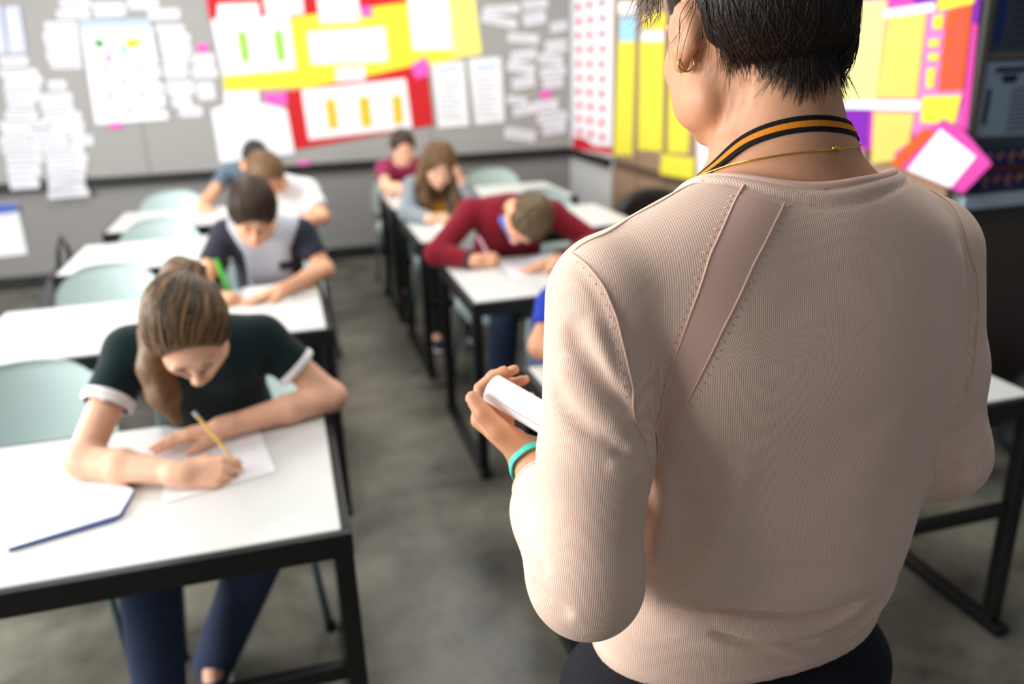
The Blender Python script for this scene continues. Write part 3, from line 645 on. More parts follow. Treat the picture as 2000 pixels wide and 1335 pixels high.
# ------------------------------------------------------------------ chairs (sitter faces -y)
def make_chair():
    t = empty('school_chair', (0, 0, 0), 'x', 'chair')
    def shell(fn, nu, nv, th):
        f_ = []; b_ = []
        for i in range(nu):
            for j in range(nv):
                u = i / (nu - 1) * 2 - 1; v = j / (nv - 1)
                p, n = fn(u, v); f_.append(p); b_.append((p[0] - n[0] * th, p[1] - n[1] * th, p[2] - n[2] * th))
        mb = MB(); mb.grid(f_, nu, nv); mb.v += b_; N = nu * nv
        mb2 = [(i * nv + j + N, (i + 1) * nv + j + N, (i + 1) * nv + j + 1 + N, i * nv + j + 1 + N) for i in range(nu - 1) for j in range(nv - 1)]
        mb.f += mb2; mb.mi += [0] * len(mb2)
        rim = [i * nv for i in range(nu)] + [(nu - 1) * nv + j for j in range(1, nv)] + [i * nv + nv - 1 for i in range(nu - 2, -1, -1)] + [j for j in range(nv - 2, 0, -1)]
        for a, b in zip(rim, rim[1:] + rim[:1]): mb.f.append((a, a + N, b + N, b)); mb.mi.append(0)
        return mb
    def back(u, v):
        s = (abs(u) ** 3.5); wx = 0.225 * (1 - 0.10 * (v ** 3)); z = 0.535 + 0.29 * v - 0.075 * s * v ** 2 + 0.03 * s * (1 - v)
        y = 0.20 + 0.05 * v - 0.075 * u * u
        n = nrm((0.6 * u, -1, 0.15)); return (u * wx, y, z), n
    def seat(u, v):
        wx = 0.215 * (1 - 0.06 * (1 - v)); y = -0.21 + 0.40 * v; z = 0.445 - 0.018 * (1 - u * u) * math.sin(v * 3.14) - 0.02 * (1 - v) ** 6 + 0.03 * max(0, v - 0.85) / 0.15
        r = 1 - 0.12 * abs(2 * v - 1) ** 5
        return (u * wx * r, y, z), (0, 0, 1)
    shell(back, 17, 11, 0.010).build('backrest', M['aqua'], t, smooth=True)
    shell(seat, 15, 13, 0.010).build('seat', M['aqua'], t, smooth=True)
    for sx in (-1, 1):
        MB().tube([(sx * 0.19, 0.16, 0.43), (sx * 0.20, 0.225, 0.50), (sx * 0.195, 0.245, 0.62), (sx * 0.19, 0.235, 0.74)], 0.011, 8).build('back_post', M['aqua_dark'], t, smooth=True)
        MB().tube([(sx * 0.17, -0.17, 0.43), (sx * 0.21, -0.20, 0.02)], 0.0125, 8).build('leg', M['aqua_dark'], t, smooth=True)
        MB().tube([(sx * 0.18, 0.15, 0.43), (sx * 0.215, 0.26, 0.02)], 0.0125, 8).build('leg', M['aqua_dark'], t, smooth=True)
        for y in (-0.202, 0.263):
            MB().tube([(sx * 0.213, y, 0.03), (sx * 0.215, y, 0.0)], 0.017, 8).build('foot_cap', M['steel'], t)
        MB().tube([(sx * 0.17, -0.175, 0.428), (sx * 0.18, 0.155, 0.428)], 0.010, 8).build('side_rail', M['aqua_dark'], t, smooth=True)
    return t
C0 = make_chair()
CH = [(-0.80, 2.37, 'empty pale aqua chair at the left seat of the nearest left desk'),
      (-0.24, 2.37, 'pale aqua chair under the girl with the ponytail'),
      (-0.80, 3.68, 'empty pale aqua chair at the left seat of the second left desk'),
      (-0.10, 3.78, 'pale aqua chair under the boy with the green pencil'),
      (-0.72, 4.80, 'empty pale aqua chair at the left seat of the third left desk'),
      (-0.02, 4.84, 'pale aqua chair under the pupil in the white T-shirt'),
      (-0.77, 5.98, 'empty pale aqua chair at the last left desk, by the back wall'),
      (-0.22, 6.22, 'pale aqua chair under the dark-haired pupil by the back wall'),
      (0.98, 2.46, 'pale aqua chair under the pupil in the blue shirt'),
      (0.98, 3.86, 'pale aqua chair under the boy in the burgundy cardigan'),
      (0.92, 4.84, 'pale aqua chair under the long-haired girl'),
      (1.56, 4.82, 'empty pale aqua chair at the right seat of the third right desk'),
      (0.84, 6.10, 'pale aqua chair under the boy in maroon'),
      (1.54, 6.02, 'empty pale aqua chair at the last right desk, by the back wall')]
for i, (x, y, lb) in enumerate(CH):
    o = C0 if i == 0 else copy_tree(C0)
    o.location = (x, y, 0); o['label'] = lb; o['group'] = 'pale aqua school chairs'

# black swivel chair by the cupboards
sc = empty('office_chair', (2.19, 4.44, 0), 'black round-backed office chair in front of the brown cupboards', 'chair')
pts = []
for i in range(13):
    for j in range(9):
        a = -1.25 + 2.5 * i / 12; v = j / 8; r = 0.27
        hh = 0.31 * math.sqrt(max(0, 1 - (a / 1.30) ** 2)) + 0.015
        pts.append((r * math.sin(a), 0.10 + 0.22 * math.cos(a) * 0.6, 0.50 + hh * v))
mb = MB().grid(pts, 13, 9); n0 = len(mb.v)
mb.v += [(x * 1.12, y + 0.05, z + (0.012 if z > 0.6 else 0)) for x, y, z in pts]; k0 = list(mb.f)
mb.f += [tuple(i + n0 for i in f[::-1]) for f in k0]; mb.mi += [0] * len(k0)
rim = [i * 9 for i in range(13)] + [12 * 9 + j for j in range(1, 9)] + [i * 9 + 8 for i in range(11, -1, -1)] + [j for j in range(7, 0, -1)]
for a, b in zip(rim, rim[1:] + rim[:1]): mb.f.append((a, b, b + n0, a + n0)); mb.mi.append(0)
mb.build('backrest', M['black'], sc, smooth=True)
MB().box((-0.24, -0.24, 0.42), (0.24, 0.22, 0.50), 0.03).build('seat', M['black'], sc, smooth=True)
MB().tube([(0, 0, 0.42), (0, 0, 0.10)], 0.03, 12).build('gas_column', M['steel'], sc, smooth=True)
for k in range(5):
    a = 2 * math.pi * k / 5 + 0.3
    MB().tube([(0, 0, 0.11), (0.27 * math.cos(a), 0.27 * math.sin(a), 0.065)], [0.025, 0.016], 8).build('star_arm', M['steel'], sc)
    MB().tube([(0.27 * math.cos(a) - 0.02, 0.27 * math.sin(a), 0.03), (0.27 * math.cos(a) + 0.02, 0.27 * math.sin(a), 0.03)], 0.029, 10).build('castor', M['black'], sc)

# dark backpack leaning behind the second left row
bpk = Body()
M['pack'] = mat('black_nylon', s2l(24, 25, 34), 0.7)
M['pack_red'] = mat('wine_nylon', s2l(60, 22, 34), 0.7)
tb = empty('backpack', (-1.27, 4.95, 0), 'dark backpack hanging on the floor beside the left ends of the desks', 'bag')
bpk.ell((0, 0, 0.26), (0.17, 0.13, 0.27), k=0.05).ell((0.02, 0.02, 0.5), (0.08, 0.07, 0.12), k=0.08).ell((0, -0.10, 0.17), (0.12, 0.07, 0.14), k=0.04).ell((0, 0.0, 0.06), (0.18, 0.13, 0.07), k=0.04)
sdf_mesh('bag_body', bpk, (-0.25, -0.25, -0.02), (0.25, 0.2, 0.70), 0.012, M['pack'], tb)
MB().tube([(0.0, 0.02, 0.58), (0.02, 0.02, 0.70), (0.045, 0.03, 0.78), (0.07, 0.03, 0.70), (0.06, 0.02, 0.58)], 0.014, 8).build('carry_loop', M['pack'], tb, smooth=True)
MB().tube([(-0.10, 0.12, 0.42), (-0.12, 0.18, 0.26), (-0.10, 0.13, 0.08)], 0.016, 8).build('shoulder_strap', M['pack'], tb, smooth=True)
MB().tube([(-0.10, -0.155, 0.27), (0, -0.175, 0.28), (0.10, -0.155, 0.27)], 0.006, 6).build('front_zip', M['pack_red'], tb, smooth=True)
# things in the dark corner at the right
tb2 = empty('sports_bag', (2.98, 2.40, 0), 'dark bag with an orange patch on the floor by the right edge', 'bag')
b2 = Body().ell((0, 0, 0.20), (0.24, 0.15, 0.22), k=0.05).ell((0, 0, 0.07), (0.25, 0.16, 0.08), k=0.05)
sdf_mesh('bag_body', b2, (-0.3, -0.22, -0.02), (0.3, 0.22, 0.5), 0.014, M['pack'], tb2)
sdf_mesh('orange_patch', Body().ell((-0.03, -0.07, 0.33), (0.07, 0.05, 0.07), k=0.01), (-0.15, -0.2, 0.2), (0.1, 0.05, 0.45), 0.01, mat('orange_cloth', s2l(226, 130, 20), 0.7), tb2)
MB().tube([(-0.12, 0, 0.38), (-0.08, 0, 0.48), (0.08, 0, 0.48), (0.12, 0, 0.38)], 0.012, 8).build('carry_loop', M['pack'], tb2, smooth=True)

# ------------------------------------------------------------------ papers and books on the desks
ZT = 0.7485
def sheet(poly, z, name, m, label, cat='paper', th=0.0008, lines=None, parent=None):
    o = MB().prism(poly, 'z', z, z + th).build(name, m, parent, label=label, cat=cat)
    return o
bk = sheet([(-0.611, 1.619), (-0.42, 1.687), (-0.405, 1.79), (-0.577, 2.015), (-0.715, 1.975)], ZT + 0.006, 'exercise_book', M['white'], 'open white exercise book at the left of the nearest desk', 'book', 0.003)
MB().prism([(-0.611, 1.617), (-0.43, 1.672), (-0.414, 1.688), (-0.404, 1.79), (-0.577, 2.015), (-0.715, 1.975)], 'z', ZT + 0.001, ZT + 0.006).build('blue_cover', mat('blue_book_cover', s2l(60, 84, 150), 0.5), bk)
sheet([(-0.385, 2.046), (-0.149, 2.107), (-0.099, 1.791), (-0.335, 1.721)], ZT + 0.0005, 'worksheet', M['white'], 'white worksheet under the pencil of the girl with the ponytail')
sheet([(-0.222, 3.543), (-0.03, 3.55), (-0.028, 3.261), (-0.215, 3.279)], ZT + 0.0005, 'worksheet', M['white'], 'white worksheet under the arms of the boy with the green pencil')
sheet([(0.90, 3.55), (1.11, 3.57), (1.10, 3.27), (0.89, 3.25)], ZT + 0.0005, 'worksheet', M['white'], 'white worksheet in front of the boy in the burgundy cardigan')
sheet([(0.80, 4.68), (1.00, 4.72), (0.97, 4.42), (0.77, 4.40)], ZT + 0.0005, 'worksheet', M['white'], 'white worksheet in front of the long-haired girl')
sheet([(0.72, 5.66), (0.93, 5.68), (0.93, 5.40), (0.74, 5.38)], ZT + 0.0005, 'worksheet', M['white'], 'white worksheet in front of the boy in maroon')
sheet([(-0.12, 4.78), (0.07, 4.78), (0.08, 4.5), (-0.12, 4.5)], ZT + 0.0005, 'worksheet', M['white'], 'white worksheet in front of the pupil in the white T-shirt')
sheet([(-0.40, 5.80), (-0.2, 5.80), (-0.2, 5.52), (-0.42, 5.52)], ZT + 0.0005, 'worksheet', M['white'], 'white worksheet in front of the dark-haired pupil by the back wall')

def pencil(name, tip, top, r, col, label, ferrule=None, tipcol=(60, 60, 60)):
    tip = Vector(tip); top = Vector(top); d = (top - tip).normalized()
    t = empty(name, tip, label, 'pencil')
    L = (top - tip).length
    MB().tube([d * 0.018, d * (L - 0.012)], r, 6).build('shaft', mat(name + '_paint', s2l(*col), 0.35), t)
    MB().tube([d * 0.0005, d * 0.018], [0.0006, r], 8).build('point', mat(name + '_wood', s2l(222, 190, 150), 0.6), t)
    MB().tube([d * (L - 0.014), d * L], r * 1.08, 10).build('end_cap', mat(name + '_end', s2l(*(ferrule or col)), 0.3, metal=0.6 if ferrule else 0), t)
    return t
#SDF2-BEGIN
def frame(fwd, up=(0, 0, 1), roll=0.0):
    """columns: x = right of the face, y = forward, z = up"""
    f = nrm(fwd); r = nrm(np.cross(f, up)); u = np.cross(r, f)
    c, s = math.cos(roll), math.sin(roll)
    r, u = c * r + s * u, -s * r + c * u
    return np.stack([r, f, u], 1)

def add_head(B, o, R, s=1.0, k=0.012, ears=True):
    """o = middle of the head at eye level; R = frame"""
    o = np.asarray(o, float)
    P = lambda x, y, z: o + R @ (np.array([x, y, z]) * s)
    E = lambda c, r, kk=k, op='u', RR=R: B.ell(P(*c), np.array(r) * s, RR, kk * s, op)
    E((0, -0.012, 0.030), (0.074, 0.095, 0.085), 0.01)
    E((0, 0.022, -0.020), (0.063, 0.068, 0.082), 0.03)
    E((0, 0.034, -0.070), (0.046, 0.046, 0.042), 0.03)
    E((0, 0.068, -0.094), (0.019, 0.015, 0.014), 0.02)
    for x in (-1, 1):
        E((x * 0.040, 0.052, -0.030), (0.022, 0.022, 0.022), 0.02)
        E((x * 0.056, 0.008, -0.066), (0.014, 0.030, 0.022), 0.03)
        E((x * 0.031, 0.103, -0.004), (0.017, 0.018, 0.012), 0.014, 'c')
        E((x * 0.031, 0.077, -0.003), (0.0135, 0.0135, 0.0125), 0.004)
        E((x * 0.030, 0.086, 0.017), (0.020, 0.008, 0.006), 0.010)
        E((x * 0.010, 0.102, -0.036), (0.0075, 0.009, 0.007), 0.006)
    B.seg(P(0, 0.086, 0.006), P(0, 0.108, -0.030), 0.007 * s, 0.0105 * s, 0.010 * s)
    E((0, 0.090, -0.056), (0.022, 0.010, 0.0055), 0.005)
    E((0, 0.088, -0.066), (0.018, 0.010, 0.0060), 0.004)
    if ears:
        for x in (-1, 1):
            Re = R @ np.array([[math.cos(x * 0.35), math.sin(x * 0.35), 0], [-math.sin(x * 0.35), math.cos(x * 0.35), 0], [0, 0, 1]])
            B.ell(P(x * 0.080, -0.012, 0.000), np.array((0.008, 0.019, 0.028)) * s, Re, 0.006 * s)
            B.ell(P(x * 0.078, -0.002, -0.025), np.array((0.006, 0.010, 0.013)) * s, Re, 0.006 * s)
            B.ell(P(x * 0.090, -0.008, 0.002), np.array((0.006, 0.010, 0.016)) * s, Re, 0.005 * s, 'c')

def add_hand(B, W, D, T, s=1.0, curl=(0.5, 0.6, 0.4), spread=0.06, thumb=((0.3, 0.5, -0.5), (0.5, 0.6, -0.6)), curls=None, k=0.008):
    """W wrist, D towards the fingers, T towards the thumb side; palm faces T x D or D x T: palm normal N given by N = side; curl bends towards N"""
    W = np.asarray(W, float); D = nrm(D); T = nrm(np.asarray(T, float) - D * np.dot(T, D)); N = T[:, None] if False else None
    return W, D, T

class Hand:
    def __init__(h, W, D, T, N, s=1.0):
        h.W = np.asarray(W, float); h.D = nrm(D); N = np.asarray(N, float); h.N = nrm(N - h.D * np.dot(N, h.D))   # N = direction the palm faces
        h.T = np.cross(h.D, h.N); h.T = h.T if np.dot(h.T, T) > 0 else -h.T; h.s = s
    def p(h, d, t, n): return h.W + (h.D * d + h.T * t + h.N * n) * h.s
    def add(h, B, curls, thumb, splay=0.10, k=0.007):
        s = h.s; tips = []
        kn = [(0.092, 0.030), (0.095, 0.010), (0.090, -0.010), (0.081, -0.028)]
        ln = [(0.042, 0.025, 0.020), (0.046, 0.029, 0.021), (0.043, 0.027, 0.020), (0.034, 0.020, 0.018)]
        B.seg(h.p(-0.02, 0, 0), h.p(0.01, 0, 0), 0.0255 * s, 0.0255 * s, 0.02)
        for i, (d, t) in enumerate(kn):
            B.seg(h.p(0.008, t * 0.5, 0), h.p(d - 0.004, t * 0.97, 0.0), 0.0145 * s, 0.0115 * s, 0.010)
        B.seg(h.p(0.02, 0.018, 0.008), h.p(0.055, 0.026, 0.006), 0.015 * s, 0.012 * s, 0.012)
        B.seg(h.p(0.02, -0.018, 0.006), h.p(0.06, -0.022, 0.004), 0.013 * s, 0.010 * s, 0.012)
        for i, (d, t) in enumerate(kn):
            a = 0; pos = h.p(d, t, 0.0); sp = (1.5 - i) * splay
            for j in range(3):
                a += curls[i][j]
                dr = h.D * math.cos(a) * math.cos(sp) + h.T * math.sin(sp) * max(0, math.cos(a)) + h.N * math.sin(a)
                nx = pos + nrm(dr) * ln[i][j] * s
                r0 = (0.0098, 0.0090, 0.0082)[j] * (0.88 if i == 3 else 1) * s; r1 = (0.0090, 0.0082, 0.0068)[j] * (0.88 if i == 3 else 1) * s
                B.seg(pos, nx, r0, r1, 0.004 if j else k)
                pos = nx
            tips.append(pos)
        # thumb: list of points in hand coordinates
        pts = [h.p(*q) for q in thumb]; rr = [0.0165, 0.0142, 0.0122, 0.0100]
        for j in range(len(pts) - 1): B.seg(pts[j], pts[j + 1], rr[j] * s, rr[j + 1] * s, 0.010 if j == 0 else 0.004)
        h.tips = tips; h.thumb_tip = pts[-1]
        return h
RELAX = [(0.35, 0.45, 0.3)] * 4
FLAT = [(0.08, 0.12, 0.08), (0.05, 0.12, 0.08), (0.08, 0.15, 0.1), (0.12, 0.18, 0.1)]
WRITE = [(0.75, 0.75, 0.25), (0.95, 0.95, 0.5), (1.15, 1.25, 0.7), (1.2, 1.35, 0.8)]
TH_SIDE = [(0.012, 0.022, 0.006), (0.042, 0.046, 0.014), (0.068, 0.060, 0.020), (0.090, 0.064, 0.024)]
TH_WRITE = [(0.012, 0.022, 0.008), (0.045, 0.040, 0.028), (0.075, 0.040, 0.040), (0.098, 0.032, 0.044)]
#SDF2-END
#TEACH-BEGIN
# ------------------------------------------------------------------ the teacher
TC = V3(0.50, 0.79, 0)
Lsh, Lel, Lwr = V3(0.303, 0.752, 1.405), V3(0.254, 0.680, 1.125), V3(0.266, 0.905, 1.150)
Rsh, Rel, Rwr = V3(0.705, 0.770, 1.410), V3(0.745, 0.745, 1.160), V3(0.690, 0.960, 1.180)
HO = V3(0.506, 0.847, 1.660)
HR = frame((-0.05, 1.0, -0.12))
TORSO = [(0.922, 0.508, 0.800, 0.197, 0.110), (0.96, 0.511, 0.798, 0.200, 0.118), (1.05, 0.517, 0.791, 0.200, 0.138), (1.15, 0.530, 0.790, 0.205, 0.132),
         (1.25, 0.535, 0.795, 0.222, 0.128), (1.33, 0.530, 0.795, 0.222, 0.122), (1.40, 0.520, 0.795, 0.200, 0.106), (1.45, 0.520, 0.795, 0.165, 0.088), (1.49, 0.525, 0.795, 0.110, 0.070), (1.53, 0.528, 0.795, 0.060, 0.050)]
def sweater_base():
    B = Body()
    B.stack(TORSO, k=0.0)
    B.seg((0.50, 0.775, 1.475), Lsh + V3(0.005, 0, 0.018), 0.062, 0.050, 0.05)
    B.seg((0.55, 0.775, 1.475), Rsh + V3(-0.005, 0, 0.018), 0.062, 0.050, 0.05)
    B.ell((0.435, 0.725, 1.36), (0.09, 0.050, 0.12), k=0.08)          # shoulder blades
    B.ell((0.590, 0.725, 1.36), (0.09, 0.050, 0.12), k=0.08)
    for sh, el, wr in ((Lsh, Lel, Lwr), (Rsh, Rel, Rwr)):
        A = Body()
        A.seg(sh, sh * 0.45 + el * 0.55, 0.063, 0.057, 0.0)
        A.seg(sh * 0.45 + el * 0.55, el, 0.057, 0.053, 0.02)
        A.seg(el, el * 0.5 + wr * 0.5, 0.053, 0.047, 0.03)
        cu = el * 0.27 + wr * 0.73
        A.seg(el * 0.5 + wr * 0.5, cu, 0.045, 0.038, 0.02)
        A.seg(el * 0.9 + wr * 0.1 + V3(0.0, 0, 0), el * 0.45 + wr * 0.55 , 0.048, 0.043, 0.03)
        d = nrm(wr - el)
        for pr in A.pr: B.pr.append(pr)
        for i in range(-len(A.pr), 0):
            fn, c, r, k, op = B.pr[i]; B.pr[i] = (fn, c, r, 0.014 if i == -5 else (0.05 if False else k), op)
    return B

NECK_C = V3(0.532, 0.802, 1.5)
def neck_hole(p):
    x = (p[:, 0] - NECK_C[0]) / 0.119; y = (p[:, 1] - NECK_C[1]) / 0.097
    k = np.sqrt(x * x + y * y) + 1e-6
    return np.maximum((k - 1) * 0.105, 1.40 - p[:, 2])
def teacher_skin():
    B = Body()
    T = Body(); T.stack([(z, cx, cy, a - (0.03 if z < 1.38 else 0.008), b - (0.028 if z < 1.38 else 0.008)) for z, cx, cy, a, b in TORSO], k=0.0)
    T.seg((0.50, 0.775, 1.475), Lsh + V3(0.005, 0, 0.018), 0.055, 0.042, 0.05)
    T.seg((0.55, 0.775, 1.475), Rsh + V3(-0.005, 0, 0.018), 0.055, 0.042, 0.05)
    B.ext(T)
    B.seg((0.532, 0.80, 1.42), (0.526, 0.818, 1.60), 0.088, 0.057, 0.05)
    B.seg((0.530, 0.772, 1.47), (0.522, 0.790, 1.60), 0.050, 0.046, 0.03)
    for sh, el, wr in ((Lsh, Lel, Lwr), (Rsh, Rel, Rwr)):
        B.seg(sh, el, 0.048, 0.042, 0.02); B.seg(el, el * .5 + wr * .5, 0.042, 0.038, 0.02); B.seg(el * .5 + wr * .5, wr, 0.036, 0.0265, 0.02)
    H = Body(); add_head(H, HO, HR, 1.09)
    B.fn(H, HO - V3(0, 0, 0.01), 0.15, 0.022)
    LH.add(B, [(0.95, 0.85, 0.35), (0.95, 0.9, 0.35), (0.98, 0.9, 0.4), (1.0, 0.9, 0.4)], [(0.012, 0.020, 0.006), (0.042, 0.046, 0.012), (0.068, 0.062, 0.018), (0.090, 0.070, 0.026)], 0.05)
    RH.add(B, [(0.6, 0.6, 0.3)] * 4, TH_SIDE, 0.05)
    return B
LH = Hand(Lwr + V3(0, 0, 0), (-0.40, 0.85, 0.28), (-1, 0, 0), (0.55, 0.10, 0.80), 0.97)
RH = Hand(Rwr, (-0.5, 0.8, 0.2), (0, 0, 1), (-0.8, -0.5, 0.2), 0.98)
#TEACH-END
# ---- teacher: materials
def knit_material():
    m = bpy.data.materials.new('pink_fine_knit'); m.use_nodes = True
    nt = m.node_tree; b = nt.nodes['Principled BSDF']; L = nt.links
    at = nt.nodes.new('ShaderNodeAttribute'); at.attribute_name = 'wale'
    tc = nt.nodes.new('ShaderNodeTexCoord')
    mu = nt.nodes.new('ShaderNodeMath'); mu.operation = 'MULTIPLY'; mu.inputs[1].default_value = 2 * math.pi / 0.0021
    L.new(at.outputs['Fac'], mu.inputs[0])
    si = nt.nodes.new('ShaderNodeMath'); si.operation = 'SINE'; L.new(mu.outputs[0], si.inputs[0])
    nz = nt.nodes.new('ShaderNodeTexNoise'); nz.inputs['Scale'].default_value = 900; nz.inputs['Detail'].default_value = 2
    L.new(tc.outputs['Object'], nz.inputs['Vector'])
    n3 = nt.nodes.new('ShaderNodeTexNoise'); n3.inputs['Scale'].default_value = 9; n3.inputs['Detail'].default_value = 3
    L.new(tc.outputs['Object'], n3.inputs['Vector'])
    ad = nt.nodes.new('ShaderNodeMath'); ad.operation = 'MULTIPLY_ADD'; ad.inputs[1].default_value = 2.2
    L.new(nz.outputs['Fac'], ad.inputs[0]); L.new(si.outputs[0], ad.inputs[2])
    bp = nt.nodes.new('ShaderNodeBump'); bp.inputs['Strength'].default_value = 0.38; bp.inputs['Distance'].default_value = 0.0004
    L.new(ad.outputs[0], bp.inputs['Height']); L.new(bp.outputs['Normal'], b.inputs['Normal'])
    mx = nt.nodes.new('ShaderNodeMix'); mx.data_type = 'RGBA'
    mx.inputs['A'].default_value = (*s2l(224, 186, 166), 1); mx.inputs['B'].default_value = (*s2l(242, 212, 194), 1)
    mr = nt.nodes.new('ShaderNodeMapRange'); mr.inputs['From Min'].default_value = -0.6; mr.inputs['From Max'].default_value = 2.6
    L.new(ad.outputs[0], mr.inputs['Value']); L.new(mr.outputs['Result'], mx.inputs['Factor'])
    L.new(mx.outputs['Result'], b.inputs['Base Color'])
    b.inputs['Roughness'].default_value = 0.85; b.inputs['Specular IOR Level'].default_value = 0.2
    b.inputs['Sheen Weight'].default_value = 0.25; b.inputs['Sheen Roughness'].default_value = 0.4
    return m
def skin(name, col, **k): return mat(name, s2l(*col), 0.5, spec=0.4, sss=0.08, noise=(38, 0.09), bump=(420, 0.12, 0.0006), **k)
M['knit'] = knit_material()
M['knit_plain'] = mat('pink_plain_knit', s2l(226, 184, 168), 0.85, spec=0.2, sheen=0.2, bump=(1500, 0.4, 0.0005))
M['knit_edge'] = mat('pink_rib_edge', s2l(234, 196, 178), 0.85, spec=0.2, sheen=0.2, bump=(1500, 0.3, 0.0004))
M['skin_t'] = skin('tanned_skin', (200, 145, 110))
M['gold'] = mat('gold', s2l(226, 186, 92), 0.22, metal=1.0)
M['hair_t'] = mat('dark_brown_hair', s2l(44, 32, 25), 0.42, spec=0.4)
M['trouser_t'] = mat('black_trousers', s2l(20, 21, 28), 0.8, spec=0.2)
M['teal'] = mat('turquoise_rubber', s2l(72, 206, 184), 0.45, sss=0.0)
M['lan_b'] = mat('black_webbing', s2l(20, 20, 24), 0.85, spec=0.2, bump=(1800, 0.4, 0.0004))
M['lan_o'] = mat('orange_webbing', s2l(224, 132, 30), 0.8, spec=0.2, bump=(1800, 0.4, 0.0004))
M['shoe'] = mat('black_leather', s2l(26, 25, 26), 0.4)

tp = empty('person', (0.50, 0.79, 0), 'woman seen from behind in a pale pink knitted sweater, with short dark hair', 'person')
def tch(o, parent=None):
    """child mesh built in world coordinates"""
    o.parent = parent or tp
    if parent is None: o.location = (-0.50, -0.79, 0)
    return o

SWF = sweater_base()
def ring(rx, ry, n=72, off=0.0):
    out = []
    for i in range(n):
        a = 2 * math.pi * i / n; x = NECK_C[0] + rx * math.cos(a); y = NECK_C[1] + ry * math.sin(a)
        zs = np.linspace(1.60, 1.36, 240); v = SW0(np.stack([np.full(240, x), np.full(240, y), zs], 1))
        k = np.argmax(v < off); out.append((x, y, float(zs[k])))
    for _ in range(2): out = [tuple((np.array(out[i - 1]) + 2 * np.array(out[i]) + np.array(out[(i + 1) % n])) / 4) for i in range(n)]
    return out
SW0 = sweater_base()
r0 = ring(0.119, 0.097); r1 = ring(0.127, 0.105); r2 = ring(0.134, 0.112)
fold(SWF, r1 + r1[:1], 0.0034, 0.0055, False)
fold(SWF, r2 + r2[:1], -0.0026, 0.0028, False)
SEAMS = dict(
 armhole_l=[[0.264, 0.754, 1.458], [0.271, 0.719, 1.451], [0.28, 0.7, 1.434], [0.288, 0.689, 1.406], [0.294, 0.679, 1.367], [0.298, 0.672, 1.332], [0.299, 0.668, 1.307], [0.311, 0.667, 1.282]],
 shoulder=[[0.43, 0.755, 1.518], [0.4, 0.763, 1.507], [0.365, 0.758, 1.496], [0.332, 0.756, 1.484], [0.297, 0.745, 1.474], [0.267, 0.749, 1.46]],
 panelA=[[0.439, 0.729, 1.507], [0.409, 0.709, 1.48], [0.385, 0.696, 1.454], [0.363, 0.687, 1.403], [0.349, 0.695, 1.34], [0.338, 0.70, 1.295], [0.322, 0.690, 1.280]],
 panelB=[[0.475, 0.712, 1.499], [0.448, 0.698, 1.474], [0.423, 0.684, 1.446], [0.389, 0.674, 1.383], [0.365, 0.687, 1.312], [0.345, 0.700, 1.262], [0.326, 0.692, 1.252]],
 armhole_r=[[0.686, 0.76, 1.485], [0.699, 0.743, 1.475], [0.7, 0.72, 1.453], [0.703, 0.708, 1.427], [0.719, 0.707, 1.397], [0.727, 0.705, 1.361], [0.728, 0.699, 1.309], [0.718, 0.694, 1.268]])
def dense(P, n):
    P = np.array(P, float); s = np.r_[0, np.cumsum(np.linalg.norm(np.diff(P, axis=0), axis=1))]; t = np.linspace(0, s[-1], n)
    Q = np.stack([np.interp(t, s, P[:, i]) for i in range(3)], 1)
    for _ in range(3): Q[1:-1] = (Q[:-2] + 2 * Q[1:-1] + Q[2:]) / 4
    return Q
fold(SWF, dense(SEAMS['armhole_l'], 16), 0.0026, 0.0045)
fold(SWF, dense(SEAMS['armhole_l'], 16) + V3(-0.010, 0, 0), -0.0022, 0.006)
fold(SWF, dense(SEAMS['armhole_r'], 14), 0.0030, 0.006)
fold(SWF, dense(SEAMS['armhole_r'], 14) + V3(-0.014, -0.004, 0), -0.0016, 0.007)
fold(SWF, dense(SEAMS['shoulder'], 12), 0.0014, 0.0035)
